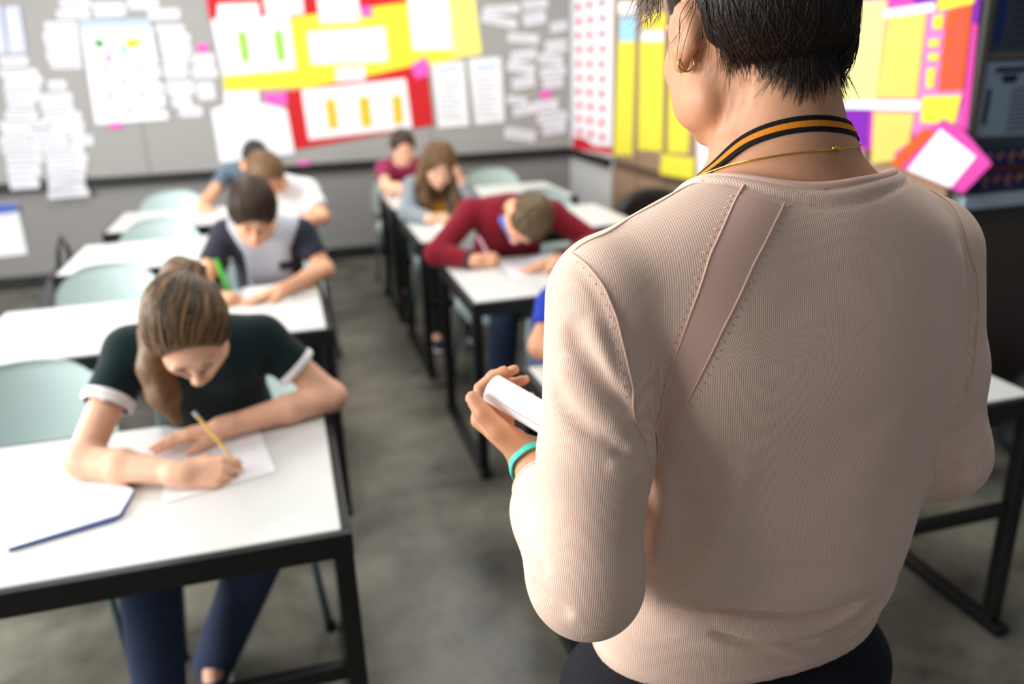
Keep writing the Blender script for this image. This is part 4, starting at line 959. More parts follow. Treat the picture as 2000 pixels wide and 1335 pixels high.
for P, a, wd in (
 ([[0.351, 0.716, 1.242], [0.358, 0.711, 1.194], [0.354, 0.714, 1.142], [0.347, 0.719, 1.1]], 0.006, 0.012),
 ([[0.332, 0.73, 1.235], [0.330, 0.735, 1.18], [0.335, 0.735, 1.10]], -0.007, 0.016),
 ([[0.351, 0.711, 1.06], [0.406, 0.677, 1.063], [0.475, 0.662, 1.043], [0.559, 0.664, 1.024], [0.614, 0.673, 1.03]], -0.0095, 0.0085),
 ([[0.34, 0.72, 1.085], [0.40, 0.68, 1.09], [0.47, 0.66, 1.078], [0.56, 0.66, 1.062], [0.64, 0.68, 1.06]], 0.0050, 0.018),
 ([[0.402, 0.679, 1.044], [0.455, 0.668, 1.021], [0.523, 0.668, 0.999], [0.593, 0.671, 1.015], [0.621, 0.672, 1.05]], 0.0085, 0.0070),
 ([[0.40, 0.681, 1.027], [0.439, 0.673, 1.005], [0.492, 0.67, 0.986], [0.545, 0.672, 0.976]], -0.0085, 0.006),
 ([[0.353, 0.709, 1.054], [0.409, 0.678, 1.031], [0.472, 0.671, 0.995], [0.527, 0.677, 0.957], [0.58, 0.69, 0.94]], 0.0028, 0.006),
 ([[0.60, 0.68, 0.985], [0.66, 0.70, 1.005], [0.70, 0.74, 1.04]], -0.0050, 0.009), ([[0.58, 0.68, 0.965], [0.65, 0.70, 0.98], [0.70, 0.74, 1.01]], 0.0040, 0.009),
 ([[0.409, 0.677, 1.126], [0.451, 0.664, 1.12], [0.517, 0.656, 1.114], [0.592, 0.663, 1.078]], 0.0016, 0.005),
 ([[0.45, 0.664, 1.11], [0.55, 0.66, 1.085], [0.66, 0.69, 1.07]], -0.0020, 0.010), ([[0.56, 0.66, 1.135], [0.64, 0.68, 1.10], [0.70, 0.72, 1.10]], 0.0020, 0.007),
 ([[0.395, 0.682, 1.088], [0.442, 0.665, 1.081], [0.495, 0.658, 1.075]], 0.0016, 0.005),
 ([[0.246, 0.717, 1.397], [0.266, 0.683, 1.356], [0.295, 0.667, 1.309]], -0.0050, 0.010), ([[0.264, 0.701, 1.408], [0.28, 0.68, 1.366], [0.295, 0.669, 1.32]], 0.0036, 0.008),
 ([[0.236, 0.719, 1.361], [0.256, 0.679, 1.325], [0.292, 0.662, 1.294]], 0.0036, 0.010), ([[0.225, 0.72, 1.34], [0.248, 0.675, 1.30], [0.290, 0.660, 1.278]], -0.0040, 0.010),
 ([[0.272, 0.658, 1.283], [0.301, 0.657, 1.265]], -0.0030, 0.005), ([[0.265, 0.655, 1.272], [0.304, 0.656, 1.253]], 0.0030, 0.006),
 ([[0.191, 0.684, 1.139], [0.203, 0.647, 1.134], [0.221, 0.629, 1.125]], -0.0035, 0.007), ([[0.209, 0.753, 1.167], [0.204, 0.679, 1.173], [0.204, 0.656, 1.155]], -0.0025, 0.007),
 ([[0.415, 0.678, 1.177], [0.406, 0.679, 1.139], [0.397, 0.681, 1.095]], 0.0035, 0.016), ([[0.43, 0.675, 1.26], [0.42, 0.678, 1.20], [0.41, 0.68, 1.12]], 0.0020, 0.014),
 ([[0.385, 0.69, 1.20], [0.375, 0.695, 1.14], [0.37, 0.70, 1.08]], -0.0035, 0.020),
 ([[0.499, 0.697, 1.467], [0.515, 0.697, 1.473], [0.522, 0.697, 1.478]], 0.0020, 0.004), ([[0.503, 0.697, 1.460], [0.519, 0.697, 1.466]], -0.0020, 0.004),
 ([[0.608, 0.702, 1.473], [0.614, 0.699, 1.466]], 0.0022, 0.004), ([[0.385, 0.679, 1.302], [0.404, 0.671, 1.306]], 0.0012, 0.003),
 ([[0.640, 0.70, 1.46], [0.660, 0.69, 1.38], [0.665, 0.69, 1.28], [0.66, 0.69, 1.18]], -0.0028, 0.016), ([[0.68, 0.70, 1.44], [0.700, 0.69, 1.36], [0.705, 0.69, 1.28], [0.69, 0.69, 1.18]], 0.0030, 0.012),
 ([[0.42, 0.69, 1.30], [0.50, 0.67, 1.26], [0.60, 0.67, 1.27]], -0.0012, 0.018), ([[0.55, 0.68, 1.20], [0.63, 0.68, 1.18], [0.70, 0.71, 1.20]], 0.0010, 0.005),
 ([[0.76, 0.70, 1.24], [0.735, 0.69, 1.215], [0.70, 0.70, 1.205]], -0.0035, 0.008), ([[0.77, 0.71, 1.21], [0.745, 0.69, 1.185], [0.71, 0.69, 1.175]], 0.0030, 0.008)):
    fold(SWF, dense(P, max(4, 2 * len(P))), a * 1.5, wd)
for z_, a_, w_ in ((0.936, 0.0022, 0.007), (0.950, -0.0014, 0.0022)):
    rr = [(0.508 + 0.198 * math.cos(t), 0.80 + 0.111 * math.sin(t), z_) for t in np.linspace(0, 2 * math.pi, 40)]
    fold(SWF, rr, a_, w_, False)
SWF.fn(neck_hole, NECK_C, 0.22, 0.0025, 'c')
for wr, el in ((Lwr, Lel), (Rwr, Rel)):
    cu = el * 0.24 + wr * 0.76; dd = nrm(wr - el)
    SWF.fn((lambda p, c=cu, d=dd: -((p - c) @ d)), cu + dd * 0.03, 0.03, 0.003, 'c')
sweater = tch(sdf_mesh('sweater', SWF, (0.12, 0.58, 0.88), (0.88, 1.02, 1.58), 0.0042, M['knit'], None, 2))
me = sweater.data; n = len(me.vertices); P = np.empty(n * 3, np.float32); me.vertices.foreach_get('co', P); P = P.reshape(-1, 3).astype(float)
tor = np.arctan2(P[:, 0] - 0.52, -(P[:, 1] - 0.80)) * 0.185
_w = np.clip((P[:, 2] - 1.34) / 0.05, 0, 1); _w = _w * _w * (3 - 2 * _w); tor = (1 - _w) * tor + _w * (P[:, 0] - 0.52)
def armc(sh, el):
    ax = nrm(el - sh); e1 = nrm(np.cross(ax, (0, 1, 0))); e2 = np.cross(ax, e1); q = P - sh
    return np.arctan2(q @ e1, -(q @ e2) * np.sign(e2[1]) * -1) * 0.056
def armd(sh, el):
    ba = el - sh; t = np.clip((P - sh) @ ba / (ba @ ba), 0, 1); return np.linalg.norm(P - sh - t[:, None] * ba, axis=1)
isl = P[:, 0] < 0.5
da = np.where(isl, np.minimum(armd(Lsh, Lel), armd(Lel, Lwr)), np.minimum(armd(Rsh, Rel), armd(Rel, Rwr)))
def armw(sh, el):
    ax = nrm(el - sh); e1 = V3(1, 0, 0); e1 = nrm(e1 - ax * (e1 @ ax)); e2 = V3(0, -1, 0); e2 = nrm(e2 - ax * (e2 @ ax)); q = P - sh
    qe = P - el; c = np.clip((qe @ V3(0, 1, 0) + 0.01) / 0.06, 0, 1) * np.clip((el[2] + 0.10 - P[:, 2]) / 0.08, 0, 1); c = c * c * (3 - 2 * c)
    return (1 - c) * np.arctan2(q @ e1, q @ e2) * 0.056 + c * (qe[:, 0])
arm = np.where(isl, armw(Lsh, Lel), armw(Rsh, Rel))
seam_x = np.where(isl, np.interp(P[:, 2], [1.25, 1.31, 1.37, 1.43, 1.46], [0.318, 0.300, 0.296, 0.282, 0.264]), np.interp(P[:, 2], [1.27, 1.36, 1.43, 1.48], [0.722, 0.728, 0.704, 0.69]))
mask = np.where(P[:, 2] > 1.25, np.where(isl, P[:, 0] < seam_x, P[:, 0] > seam_x), da < 0.066)
wale = np.where(mask, arm, tor).astype(np.float32)
at = me.attributes.new('wale', 'FLOAT', 'POINT'); at.data.foreach_set('value', wale)

def surf_tube(name, P, r, m, parent, off=0.0, f=SWF, n=None, closed=False, smooth=True):
    Q = project(f, dense(P, n or 60), 3, off)
    return tch(MB().tube([tuple(q) for q in Q], r, 7, closed=closed).build(name, m, smooth=smooth), parent)
for k in ('armhole_l', 'armhole_r', 'shoulder'): surf_tube('seam', SEAMS[k], 0.0012, M['knit_edge'], sweater, 0.0002)
A_, B_ = dense(SEAMS['panelA'], 70), dense(SEAMS['panelB'], 70)
g_ = np.concatenate([[a * (1 - t) + b * t for t in np.linspace(0, 1, 16)] for a, b in zip(A_[4:], B_[4:])])
g_ = project(SWF, g_, 4, 0.0007)
pan = MB(); pan.grid([tuple(p) for p in g_], 66, 16)
tch(pan.build('plain_knit_panel', M['knit_plain'], smooth=True), sweater)
for Q_ in (SEAMS['panelA'], SEAMS['panelB']): surf_tube('panel_seam', Q_, 0.0010, M['knit_edge'], sweater, 0.0006)
marks = MB()
for Q_, sx in ((A_, -0.006), (B_, 0.006), (dense(SEAMS['armhole_l'], 40), -0.007)):
    for q in Q_[4:-8:2]:
        a = q + V3(sx - 0.0022, 0, 0.0012); b = q + V3(sx + 0.0022, 0, -0.0012)
        ab = project(SWF, np.array([a, b]), 3, 0.0003); marks.tube([tuple(v) for v in ab], 0.0005, 5)
tch(marks.build('fashioning_marks', M['knit_edge'], smooth=True, kind='stuff'), sweater)
tch(MB().tube([tuple(V3(*q) + V3((q[0] - 0.532) * 0.008, (q[1] - 0.802) * 0.010, -0.0014)) for q in r0], 0.0047, 8, closed=True).build('rolled_collar', M['knit_edge'], smooth=True), sweater)
for wr, el in ((Lwr, Lel), (Rwr, Rel)):
    cu = el * 0.245 + wr * 0.755; dd = nrm(wr - el); e1 = nrm(np.cross(dd, (0, 0, 1))); e2 = np.cross(dd, e1)
    pr = np.array([cu + (e1 * math.cos(t) + e2 * math.sin(t)) * 0.038 for t in np.linspace(0, 2 * math.pi, 33)[:-1]])
    pr = project(SWF, pr, 3, 0.0)
    tch(MB().tube([tuple(q) for q in pr], 0.0032, 7, closed=True).build('cuff', M['knit_edge'], smooth=True), sweater)

# body: one continuous mesh
SK = teacher_skin()
for P in ([[0.457, 0.801, 1.6], [0.453, 0.81, 1.574], [0.452, 0.815, 1.546], [0.442, 0.793, 1.525]], [[0.464, 0.789, 1.605], [0.46, 0.799, 1.577], [0.453, 0.802, 1.55], [0.449, 0.798, 1.538]],
          [[0.47, 0.78, 1.615], [0.468, 0.783, 1.59], [0.459, 0.789, 1.559]]):
    fold(SK, dense(P, 8), -0.0016, 0.0028); fold(SK, dense(P, 8) + V3(0.006, -0.006, 0), 0.0016, 0.004)
for x in (0.42, 0.60):
    SK.seg((x * 0.8 + 0.102, 0.80, 0.88), (x + 0.005, 0.81, 0.50), 0.062, 0.052, 0.05); SK.seg((x + 0.005, 0.81, 0.50), (x, 0.79, 0.09), 0.050, 0.036, 0.02)
SK.ell((0.505, 0.80, 0.92), (0.14, 0.07, 0.10), k=0.05)
tch(sdf_mesh('body', SK, (0.1, 0.55, 0.02), (0.9, 1.12, 1.82), 0.0060, M['skin_t'], None, 2))
# trousers and shoes
TR = Body().stack([(0.80, 0.500, 0.805, 0.222, 0.135), (0.86, 0.500, 0.802, 0.230, 0.132), (0.895, 0.502, 0.80, 0.205, 0.110), (0.91, 0.508, 0.80, 0.188, 0.102), (0.97, 0.510, 0.80, 0.18, 0.10)], k=0.0)
for x in (0.415, 0.61):
    TR.seg((x, 0.80, 0.84), (x + 0.004, 0.81, 0.50), 0.105, 0.070, 0.04); TR.seg((x + 0.004, 0.81, 0.50), (x, 0.79, 0.09), 0.070, 0.056, 0.02)
TR.fn(lambda p: p[:, 2] - 0.07, (0.51, 0.79, 0.0), 0.25, 0.004, 'c')
tch(sdf_mesh('trousers', TR, (0.22, 0.6, 0.02), (0.80, 1.0, 1.0), 0.010, M['trouser_t'], None))
for x in (0.415, 0.61):
    S_ = Body().seg((x, 0.765, 0.045), (x, 0.90, 0.030), 0.040, 0.034, 0.02).seg((x, 0.77, 0.05), (x, 0.78, 0.09), 0.040, 0.040, 0.02).fn(lambda p: p[:, 2] - 0.002, (x, 0.82, -0.1), 0.2, 0.003, 'c')
    tch(sdf_mesh('shoe', S_, (x - 0.07, 0.68, -0.02), (x + 0.07, 0.98, 0.16), 0.008, M['shoe'], None))

# hair
HV = Body()
HL = lambda x, y, z: HO + HR @ (np.array([x, y, z]))
HV.ell(HL(0, -0.016, 0.050), (0.090, 0.112, 0.090), HR, 0.01)
HV.ell(HL(0, -0.055, 0.006), (0.070, 0.060, 0.046), HR, 0.03)
HV.ell(HL(0.062, -0.035, -0.012), (0.026, 0.045, 0.045), HR, 0.02)
HV.ell(HL(0.0, 0.10, -0.06), (0.12, 0.075, 0.115), HR, 0.01, 'c')
HV.ell(HL(-0.088, -0.008, 0.000), (0.020, 0.026, 0.042), HR, 0.01, 'c')
HV.ell(HL(0.088, -0.008, 0.000), (0.012, 0.022, 0.034), HR, 0.01, 'c')
hair = tch(sdf_mesh('hair', HV, HO - 0.16, HO + 0.17, 0.005, M['hair_t'], None))
HVS = Body().ext(HV); HVS.fn(lambda p: SKH(p) - 0.0008, HO - V3(0, 0, 0.02), 0.17, 0.004)
SKH = Body(); Hh = Body(); add_head(Hh, HO, HR, 1.09); SKH.fn(Hh, HO, 0.3, 0.0); SKH.seg((0.532, 0.80, 1.42), (0.526, 0.818, 1.60), 0.088, 0.057, 0.02); SKH.seg((0.530, 0.772, 1.47), (0.522, 0.790, 1.60), 0.050, 0.046, 0.02)
rs = np.random.RandomState(3)
def strands(N, az, el, endz, rad, drift, lift, steps=26, st=0.0055, jit=0.25, tiplift=0.0):
    """az degrees from the back of the head (+ = right), el = starting elevation; endz(az) local z where the strand stops"""
    a = np.radians(rs.uniform(az[0], az[1], N)); e = np.radians(rs.uniform(el[0], el[1], N))
    loc = np.stack([np.sin(a) * np.cos(e) * 0.1, -np.cos(a) * np.cos(e) * 0.12 - 0.016, np.sin(e) * 0.10 + 0.03], 1)
    p = project(HVS, HO + loc @ HR.T, 6, 0.001); end = endz(np.degrees(a)) + rs.normal(0, 0.007, N)
    dr = np.stack([np.full(N, drift) + rs.normal(0, jit, N), rs.normal(0, jit * 0.6, N), -np.ones(N)], 1)
    dr[:, 0] -= 0.35 * np.sin(a); dr = dr / np.linalg.norm(dr, axis=1)[:, None]
    path = [p.copy()]; alive = np.ones(N, bool); L = np.zeros(N, int)
    lf = np.abs(rs.normal(0, lift, N))
    for k in range(steps):
        dr += rs.normal(0, 0.06, (N, 3)); dr[:, 2] = -np.abs(dr[:, 2])
        q = p + (dr @ HR.T) * st
        q2 = project(HVS, q, 2, 0.0); g = grad(HVS, q2); g /= np.linalg.norm(g, axis=1)[:, None] + 1e-9
        q = q2 + g * (0.0008 + lf * (0.4 + k / steps))[:, None]
        lz = (q - HO) @ HR[:, 2]
        alive &= lz > end
        p = np.where(alive[:, None], q, p); L += alive; path.append(p.copy())
    path = np.array(path); mb = MB()
    for i in range(N):
        n = L[i] + 1
        if n < 4: continue
        pts = path[:n, i]; rr = [rad * (1 - 0.85 * (j / (n - 1)) ** 2.0) for j in range(n)]
        if tiplift:
            for j in range(n): pts[j] = pts[j] + (pts[j] - HO) * V3(1, 1, 0) * tiplift * (j / (n - 1)) ** 2
        mb.tube([tuple(v) for v in pts], rr, 4)
    return mb
hl = lambda a: np.interp(a, [-100, -78, -50, -25, -6, 4, 12, 30, 55, 75, 95, 115], [-0.03, -0.046, -0.050, -0.052, -0.056, -0.080, -0.066, -0.050, -0.052, -0.066, -0.058, -0.04])
o1 = strands(2600, (-70, 112), (-35, 55), hl, 0.00065, 0.0, 0.0012).build('hair_strands', M['hair_t'], smooth=True, kind='stuff'); tch(o1, hair)
o2 = strands(240, (-20, 24), (-30, 20), lambda a: hl(a * 0.4) - 0.004, 0.0008, 0.0, 0.0008, jit=0.12).build('nape_strands', M['hair_t'], smooth=True, kind='stuff'); tch(o2, hair)
o3 = strands(160, (60, 105), (-30, 10), lambda a: hl(a) - 0.012, 0.0009, 0.05, 0.003, jit=0.15, tiplift=0.06).build('side_strands', M['hair_t'], smooth=True, kind='stuff'); tch(o3, hair)
M['hair_g'] = mat('greying_brown_hair', s2l(120, 104, 84), 0.45)
sb = MB()
for i in range(110):
    a = HL(-0.082 + rs.normal(0, 0.003), 0.052 + rs.uniform(-0.010, 0.028), 0.075 + rs.uniform(-0.02, 0.02))
    b = a + HR @ V3(rs.normal(-0.004, 0.004), rs.normal(0.004, 0.006), -0.022 - rs.uniform(0, 0.016)); c = b + HR @ V3(rs.normal(-0.007, 0.006), rs.normal(0.008, 0.010), -0.008 - rs.uniform(0, 0.010))
    sb.tube([tuple(a), tuple((a + b) / 2 + V3(-0.002, 0, 0)), tuple(b), tuple(c)], [0.0006, 0.0006, 0.0005, 0.0001], 4)
tch(sb.build('sideburn_strands', M['hair_g'], smooth=True, kind='stuff'), hair)

# earring, necklace, lanyard, wristband
ec = V3(0.4215, 0.826, 1.630)
er = [tuple(ec + (CR_ * math.cos(t) * 0.0082 + V3(0, 0, 1) * math.sin(t) * 0.0086)) for CR_ in [nrm((0.93, -0.36, 0))] for t in np.linspace(0.5 * math.pi, 2.5 * math.pi, 33)[:-1]]
tch(MB().tube(er, 0.00115, 10, closed=True).build('earring', M['gold'], smooth=True))
def skinboth(p): return np.minimum(SK2(p), SWF(p))
SK2 = SK
def loop_on(P, off, n, smoothit=4):
    Q = np.array(P, float); s = np.r_[0, np.cumsum(np.linalg.norm(np.diff(Q, axis=0), axis=1))]; t = np.linspace(0, s[-1], n)
    Q = np.stack([np.interp(t, s, Q[:, i]) for i in range(3)], 1)
    Q = project(skinboth, Q, 4, off)
    for _ in range(smoothit): Q[1:-1] = (Q[:-2] + 2 * Q[1:-1] + Q[2:]) / 4
    return Q
lt = loop_on([[0.520, 0.905, 1.44], [0.470, 0.885, 1.475], [0.436, 0.84, 1.505], [0.438, 0.801, 1.524], [0.449, 0.790, 1.540], [0.460, 0.775, 1.557], [0.475, 0.757, 1.569], [0.496, 0.742, 1.576], [0.523, 0.735, 1.577], [0.551, 0.739, 1.572], [0.575, 0.755, 1.564], [0.595, 0.79, 1.550], [0.605, 0.83, 1.52], [0.59, 0.87, 1.48], [0.55, 0.905, 1.44]], 0.0016, 90)
for _ in range(6): lt[1:-1] = (lt[:-2] + 2 * lt[1:-1] + lt[2:]) / 4
lt = lt + 0.0008 * nrm(V3(0, 0, 1))
gt = grad(skinboth, lt); gt /= np.linalg.norm(gt, axis=1)[:, None]
for _ in range(8): gt[1:-1] = (gt[:-2] + 2 * gt[1:-1] + gt[2:]) / 4
gt /= np.linalg.norm(gt, axis=1)[:, None]
def ribbon(w0, w1, off, th, m, name, parent=None):
    rows = []
    for i in range(len(lt)):
        t = nrm(lt[min(i + 1, len(lt) - 1)] - lt[max(i - 1, 0)]); g = gt[i]; d = nrm(np.cross(t, g)); d = d if d[2] < 0 else -d
        rows.append((lt[i] + d * w0 + g * off, lt[i] + d * w1 + g * off, lt[i] + d * w1 + g * (off + th), lt[i] + d * w0 + g * (off + th)))
    mb = MB(); vs = [v for r in rows for v in r]; fs = []
    for i in range(len(rows) - 1):
        for k in range(4): fs.append((i * 4 + k, i * 4 + (k + 1) % 4, (i + 1) * 4 + (k + 1) % 4, (i + 1) * 4 + k))
    mb.add(vs, fs); return tch(mb.build(name, m, parent), parent)
lan = ribbon(0.0, 0.0165, 0.0, 0.0012, M['lan_b'], 'lanyard')
ribbon(0.0052, 0.0112, 0.0012, 0.0004, M['lan_o'], 'orange_stripe', lan)
nk = loop_on([[0.520, 0.905, 1.43], [0.47, 0.885, 1.465], [0.436, 0.82, 1.505], [0.436, 0.79, 1.517], [0.448, 0.773, 1.526], [0.466, 0.75, 1.535], [0.494, 0.732, 1.541], [0.524, 0.724, 1.543], [0.545, 0.726, 1.543], [0.575, 0.738, 1.544], [0.605, 0.775, 1.54], [0.62, 0.83, 1.51], [0.59, 0.88, 1.46], [0.55, 0.905, 1.43]], 0.0022, 90)
neck = tch(MB().tube([tuple(q) for q in nk], 0.0010, 8).build('necklace', M['gold'], smooth=True))
kn = project(skinboth, np.array([[0.536, 0.724, 1.544]]), 4, 0.0035)[0]
mbk = MB()
for j in range(4):
    mbk.tube([tuple(kn + V3(-0.004 + 0.002 * j, -0.0005 * (j % 2), -0.0022 + 0.0044 * ((k + j) % 2) * 1.0) + V3(0.001 * k, 0, 0)) for k in range(3)], 0.0010, 7)
mbk.tube([tuple(kn + V3(-0.0055, 0, 0)), tuple(kn + V3(-0.002, -0.001, 0.001)), tuple(kn + V3(0.002, -0.001, -0.001)), tuple(kn + V3(0.0055, 0, 0))], 0.0019, 8)
tch(mbk.build('clasp_knot', M['gold'], smooth=True), neck)
wb = Lel * 0.05 + Lwr * 0.95; dd = nrm(Lwr - Lel); e1 = nrm(np.cross(dd, (0, 0, 1))); e2 = np.cross(dd, e1)
dd2 = nrm(dd + V3(0.10, 0, 0)); rows = []
mb = MB(); n = 48
ringp = np.array([wb + (e1 * math.cos(t) + e2 * math.sin(t)) * 0.03 for t in np.linspace(0, 2 * math.pi, n, endpoint=False)])
ringp = project(SK, ringp, 4, 0.0012)
for q in ringp:
    o_ = nrm(q - wb)
    for a_, b_ in ((-1, 0), (1, 0), (1, 1), (-1, 1)): mb.v.append(tuple(q + dd * 0.006 * a_ + o_ * 0.0024 * b_))
for i in range(n):
    for k in range(4):
        mb.f.append((i * 4 + k, i * 4 + (k + 1) % 4, ((i + 1) % n) * 4 + (k + 1) % 4, ((i + 1) % n) * 4 + k)); mb.mi.append(0)
tch(mb.build('wristband', M['teal']))

# rolled sheet in her left hand
ra, rb_ = V3(0.231, 0.967, 1.233), V3(0.349, 0.815, 1.178); ax = nrm(rb_ - ra); e1 = nrm(np.cross(ax, (0, 0, 1))); e2 = np.cross(ax, e1)
rp = empty('rolled_paper', tuple(ra), 'white rolled-up sheet of paper held in the teacher\'s left hand', 'paper')
mb = MB(); pts = []; nt_ = 60; tot = 2.6
for j in range(nt_):
    t = j / (nt_ - 1) * 2 * math.pi * tot; r = 0.0200 - 0.0040 * j / nt_
    o_ = (e1 * math.cos(t) + e2 * math.sin(t)) * r
    pts += [tuple(o_ + ax * 0.0), tuple(o_ + ax * 0.19)]
mb.grid(pts, nt_, 2)
o = mb.build('paper_sheet', mat('white_paper', s2l(246, 246, 250), 0.7), rp, smooth=True)
# ------------------------------------------------------------------ the pupils
SKINC = dict(fair=(232, 180, 150), warm=(226, 168, 132), tan=(206, 148, 112))
for k, c in SKINC.items(): M['skin_' + k] = skin('skin_' + k, c)
M['lip'] = mat('lips', s2l(196, 104, 98), 0.5)
M['eye_w'] = mat('eye_white', s2l(232, 228, 224), 0.3)
M['brow'] = mat('brown_lashes', s2l(58, 40, 30), 0.7)
M['sneaker'] = mat('navy_canvas', s2l(34, 40, 66), 0.8)
M['rubber_w'] = mat('white_rubber', s2l(226, 224, 220), 0.6)
M['jeans'] = mat('dark_blue_denim', s2l(38, 54, 84), 0.9, noise=(25, 0.25), bump=(900, 0.3, 0.0006))
M['dark_trousers'] = mat('black_trousers_cotton', s2l(24, 25, 32), 0.9)

def pupil(label, base, head, fwd, roll, sh, el, wr, hands, pelvis, knees, ankles, shirt, sleeve, skinm, hairm, hairfn, pants='jeans', hs=1.0, neckr=0.047, trim=None, loose=0.0, collar=None, res=0.0095, detail=True, up=(0, 0, 1), bulk=1.0):
    """sh, el, wr = (right, left) joints of the pupil; the pupil faces the viewer so right is at -x"""
    base = V3(*base, 0); t = empty('person', tuple(base), label, 'person', 'pupils writing at their desks')
    def ch(o, par=None):
        o.parent = par or t
        if par is None: o.location = tuple(-base)
        return o
    head = np.array(head, float); R = frame(fwd, up, roll); sh = [np.array(v, float) for v in sh]; el = [np.array(v, float) for v in el]; wr = [np.array(v, float) for v in wr]
    pelvis = np.array(pelvis, float)
    HB = Body(); add_head(HB, head, R, hs)
    mid = (sh[0] + sh[1]) / 2; lat = nrm(sh[1] - sh[0])
    nb = mid + V3(0, 0.0, 0.03); hb = head + R @ V3(0, -0.035, -0.055) * hs
    TO = Body()
    g = 0.0
    belly = mid * 0.45 + pelvis * 0.55
    for s in (-1, 1):
        TO.seg(mid + lat * 0.062 * s * bulk - V3(0, 0, 0.035), belly + lat * 0.048 * s * bulk, 0.082 * bulk, 0.078 * bulk, 0.06)
        TO.seg(belly + lat * 0.048 * s * bulk, pelvis + lat * 0.06 * s, 0.078 * bulk, 0.092 * bulk, 0.05)
    TO.seg(sh[0], sh[1], 0.046, 0.046, 0.06)
    TO.seg(nb - V3(0, 0, 0.02), mid, 0.055, 0.06, 0.05)
    B = Body().ext(TO)
    B.seg(nb - V3(0, 0, 0.03), hb, neckr + 0.006, neckr, 0.035)
    B.fn(HB, head + R @ V3(0, 0, -0.01), 0.16 * hs, 0.015)
    for i in (0, 1):
        B.seg(sh[i], el[i], 0.044, 0.036, 0.03); B.seg(el[i], el[i] * 0.6 + wr[i] * 0.4, 0.038, 0.038, 0.02); B.seg(el[i] * 0.6 + wr[i] * 0.4, wr[i], 0.037, 0.025, 0.015)
        kn, an = V3(*knees[i]), V3(*ankles[i]); hp = pelvis + V3((-1, 1)[i] * 0.085, -0.02, -0.01)
        B.seg(hp, kn, 0.070, 0.050, 0.04); B.seg(kn, an, 0.046, 0.033, 0.02); B.seg(an, an + V3(0, -0.11, -0.03), 0.030, 0.026, 0.02)
        hd = hands[i]; H = Hand(wr[i], hd[0], hd[1], hd[2], 0.90)
        H.add(B, hd[3], hd[4], 0.07)
    P = np.array([head, pelvis, *sh, *el, *wr, *[V3(*k) for k in knees], *[V3(*a) for a in ankles]])
    lo = P.min(0) - V3(0.17, 0.24, 0.05); hi = P.max(0) + V3(0.17, 0.17, 0.17); lo[2] = -0.01
    ch(sdf_mesh('body', B, lo, hi, res * 0.72 if detail else res, M[skinm], None, 2))
    # shirt
    S = Body(); o = 0.008 + loose
    for fn, c, r, k, op in TO.pr: S.fn((lambda p, f=fn: f(p) - o), c, r + o, k)
    for i in (0, 1):
        if sleeve >= 1:
            S.seg(sh[i], el[i], 0.052 + loose, 0.046 + loose, 0.03); e2 = el[i] + (wr[i] - el[i]) * min(1, sleeve - 1); S.seg(el[i], e2, 0.047 + loose, 0.034 + loose * 0.6, 0.02)
            cu, dd = e2, nrm(wr[i] - el[i])
        else:
            e2 = sh[i] + (el[i] - sh[i]) * sleeve; S.seg(sh[i], e2, 0.053 + loose, 0.052 + loose, 0.03); cu, dd = e2, nrm(el[i] - sh[i])
        S.fn((lambda p, c=cu, d=dd: -((p - c) @ d)), cu + dd * 0.04, 0.035, 0.003, 'c')
        fold(S, [el[i] * 0.3 + sh[i] * 0.7 + V3(0, -0.05, 0.02), mid * 0.6 + belly * 0.4 + V3(0, -0.07, 0)], -0.006, 0.014)
    nd = nrm(hb - nb + V3(0, -0.03, 0))
    S.ell(nb + nd * 0.045 + V3(0, -0.012, 0), (0.068, 0.066, 0.050), None, 0.006, 'c')
    bot = pelvis[2] - 0.02
    S.fn((lambda p: p[:, 2] - bot), pelvis - V3(0, 0, 0.15), 0.22, 0.004, 'c')
    so = ch(sdf_mesh('shirt', S, lo, hi, res, M[shirt] if isinstance(shirt, str) else shirt, None))
    if trim:
        for i in (0, 1):
            if sleeve < 1: a = sh[i] + (el[i] - sh[i]) * (sleeve - 0.07); b = sh[i] + (el[i] - sh[i]) * (sleeve + 0.02); r_ = 0.056 + loose
            else: a = el[i] + (wr[i] - el[i]) * (sleeve - 1.09); b = el[i] + (wr[i] - el[i]) * (sleeve - 0.98); r_ = 0.040 + loose * 0.6
            ax = nrm(b - a); e1 = nrm(np.cross(ax, (0.1, 0.2, 1))); e2 = np.cross(ax, e1); pts = []
            for j in range(5):
                for q in range(25):
                    th = 2 * math.pi * q / 24; f_ = (0.985, 1.0, 1.0, 1.0, 0.90)[j]
                    pts.append(tuple(a + (b - a) * (j / 4) + (e1 * math.cos(th) + e2 * math.sin(th)) * r_ * f_))
            ch(MB().grid(pts, 5, 25).build('sleeve_trim', trim, smooth=True), so)
    # legs
    T_ = Body()
    T_.ell(pelvis + V3(0, 0, 0), (0.175, 0.125, 0.10), k=0.03)
    for i in (0, 1):
        kn, an = V3(*knees[i]), V3(*ankles[i]); hp = pelvis + V3((-1, 1)[i] * 0.085, -0.02, -0.01)
        T_.seg(hp, kn, 0.084, 0.070, 0.04); T_.seg(kn, an - V3(0, 0, 0.022), 0.070, 0.058, 0.02)
    T_.fn((lambda p: pelvis[2] * 0 + p[:, 2] * -1 + bot + 0.06), pelvis + V3(0, 0, 0.2), 0.18, 0.004, 'c')
    ch(sdf_mesh('trousers', T_, lo, hi, res * 1.25, M[pants], None))
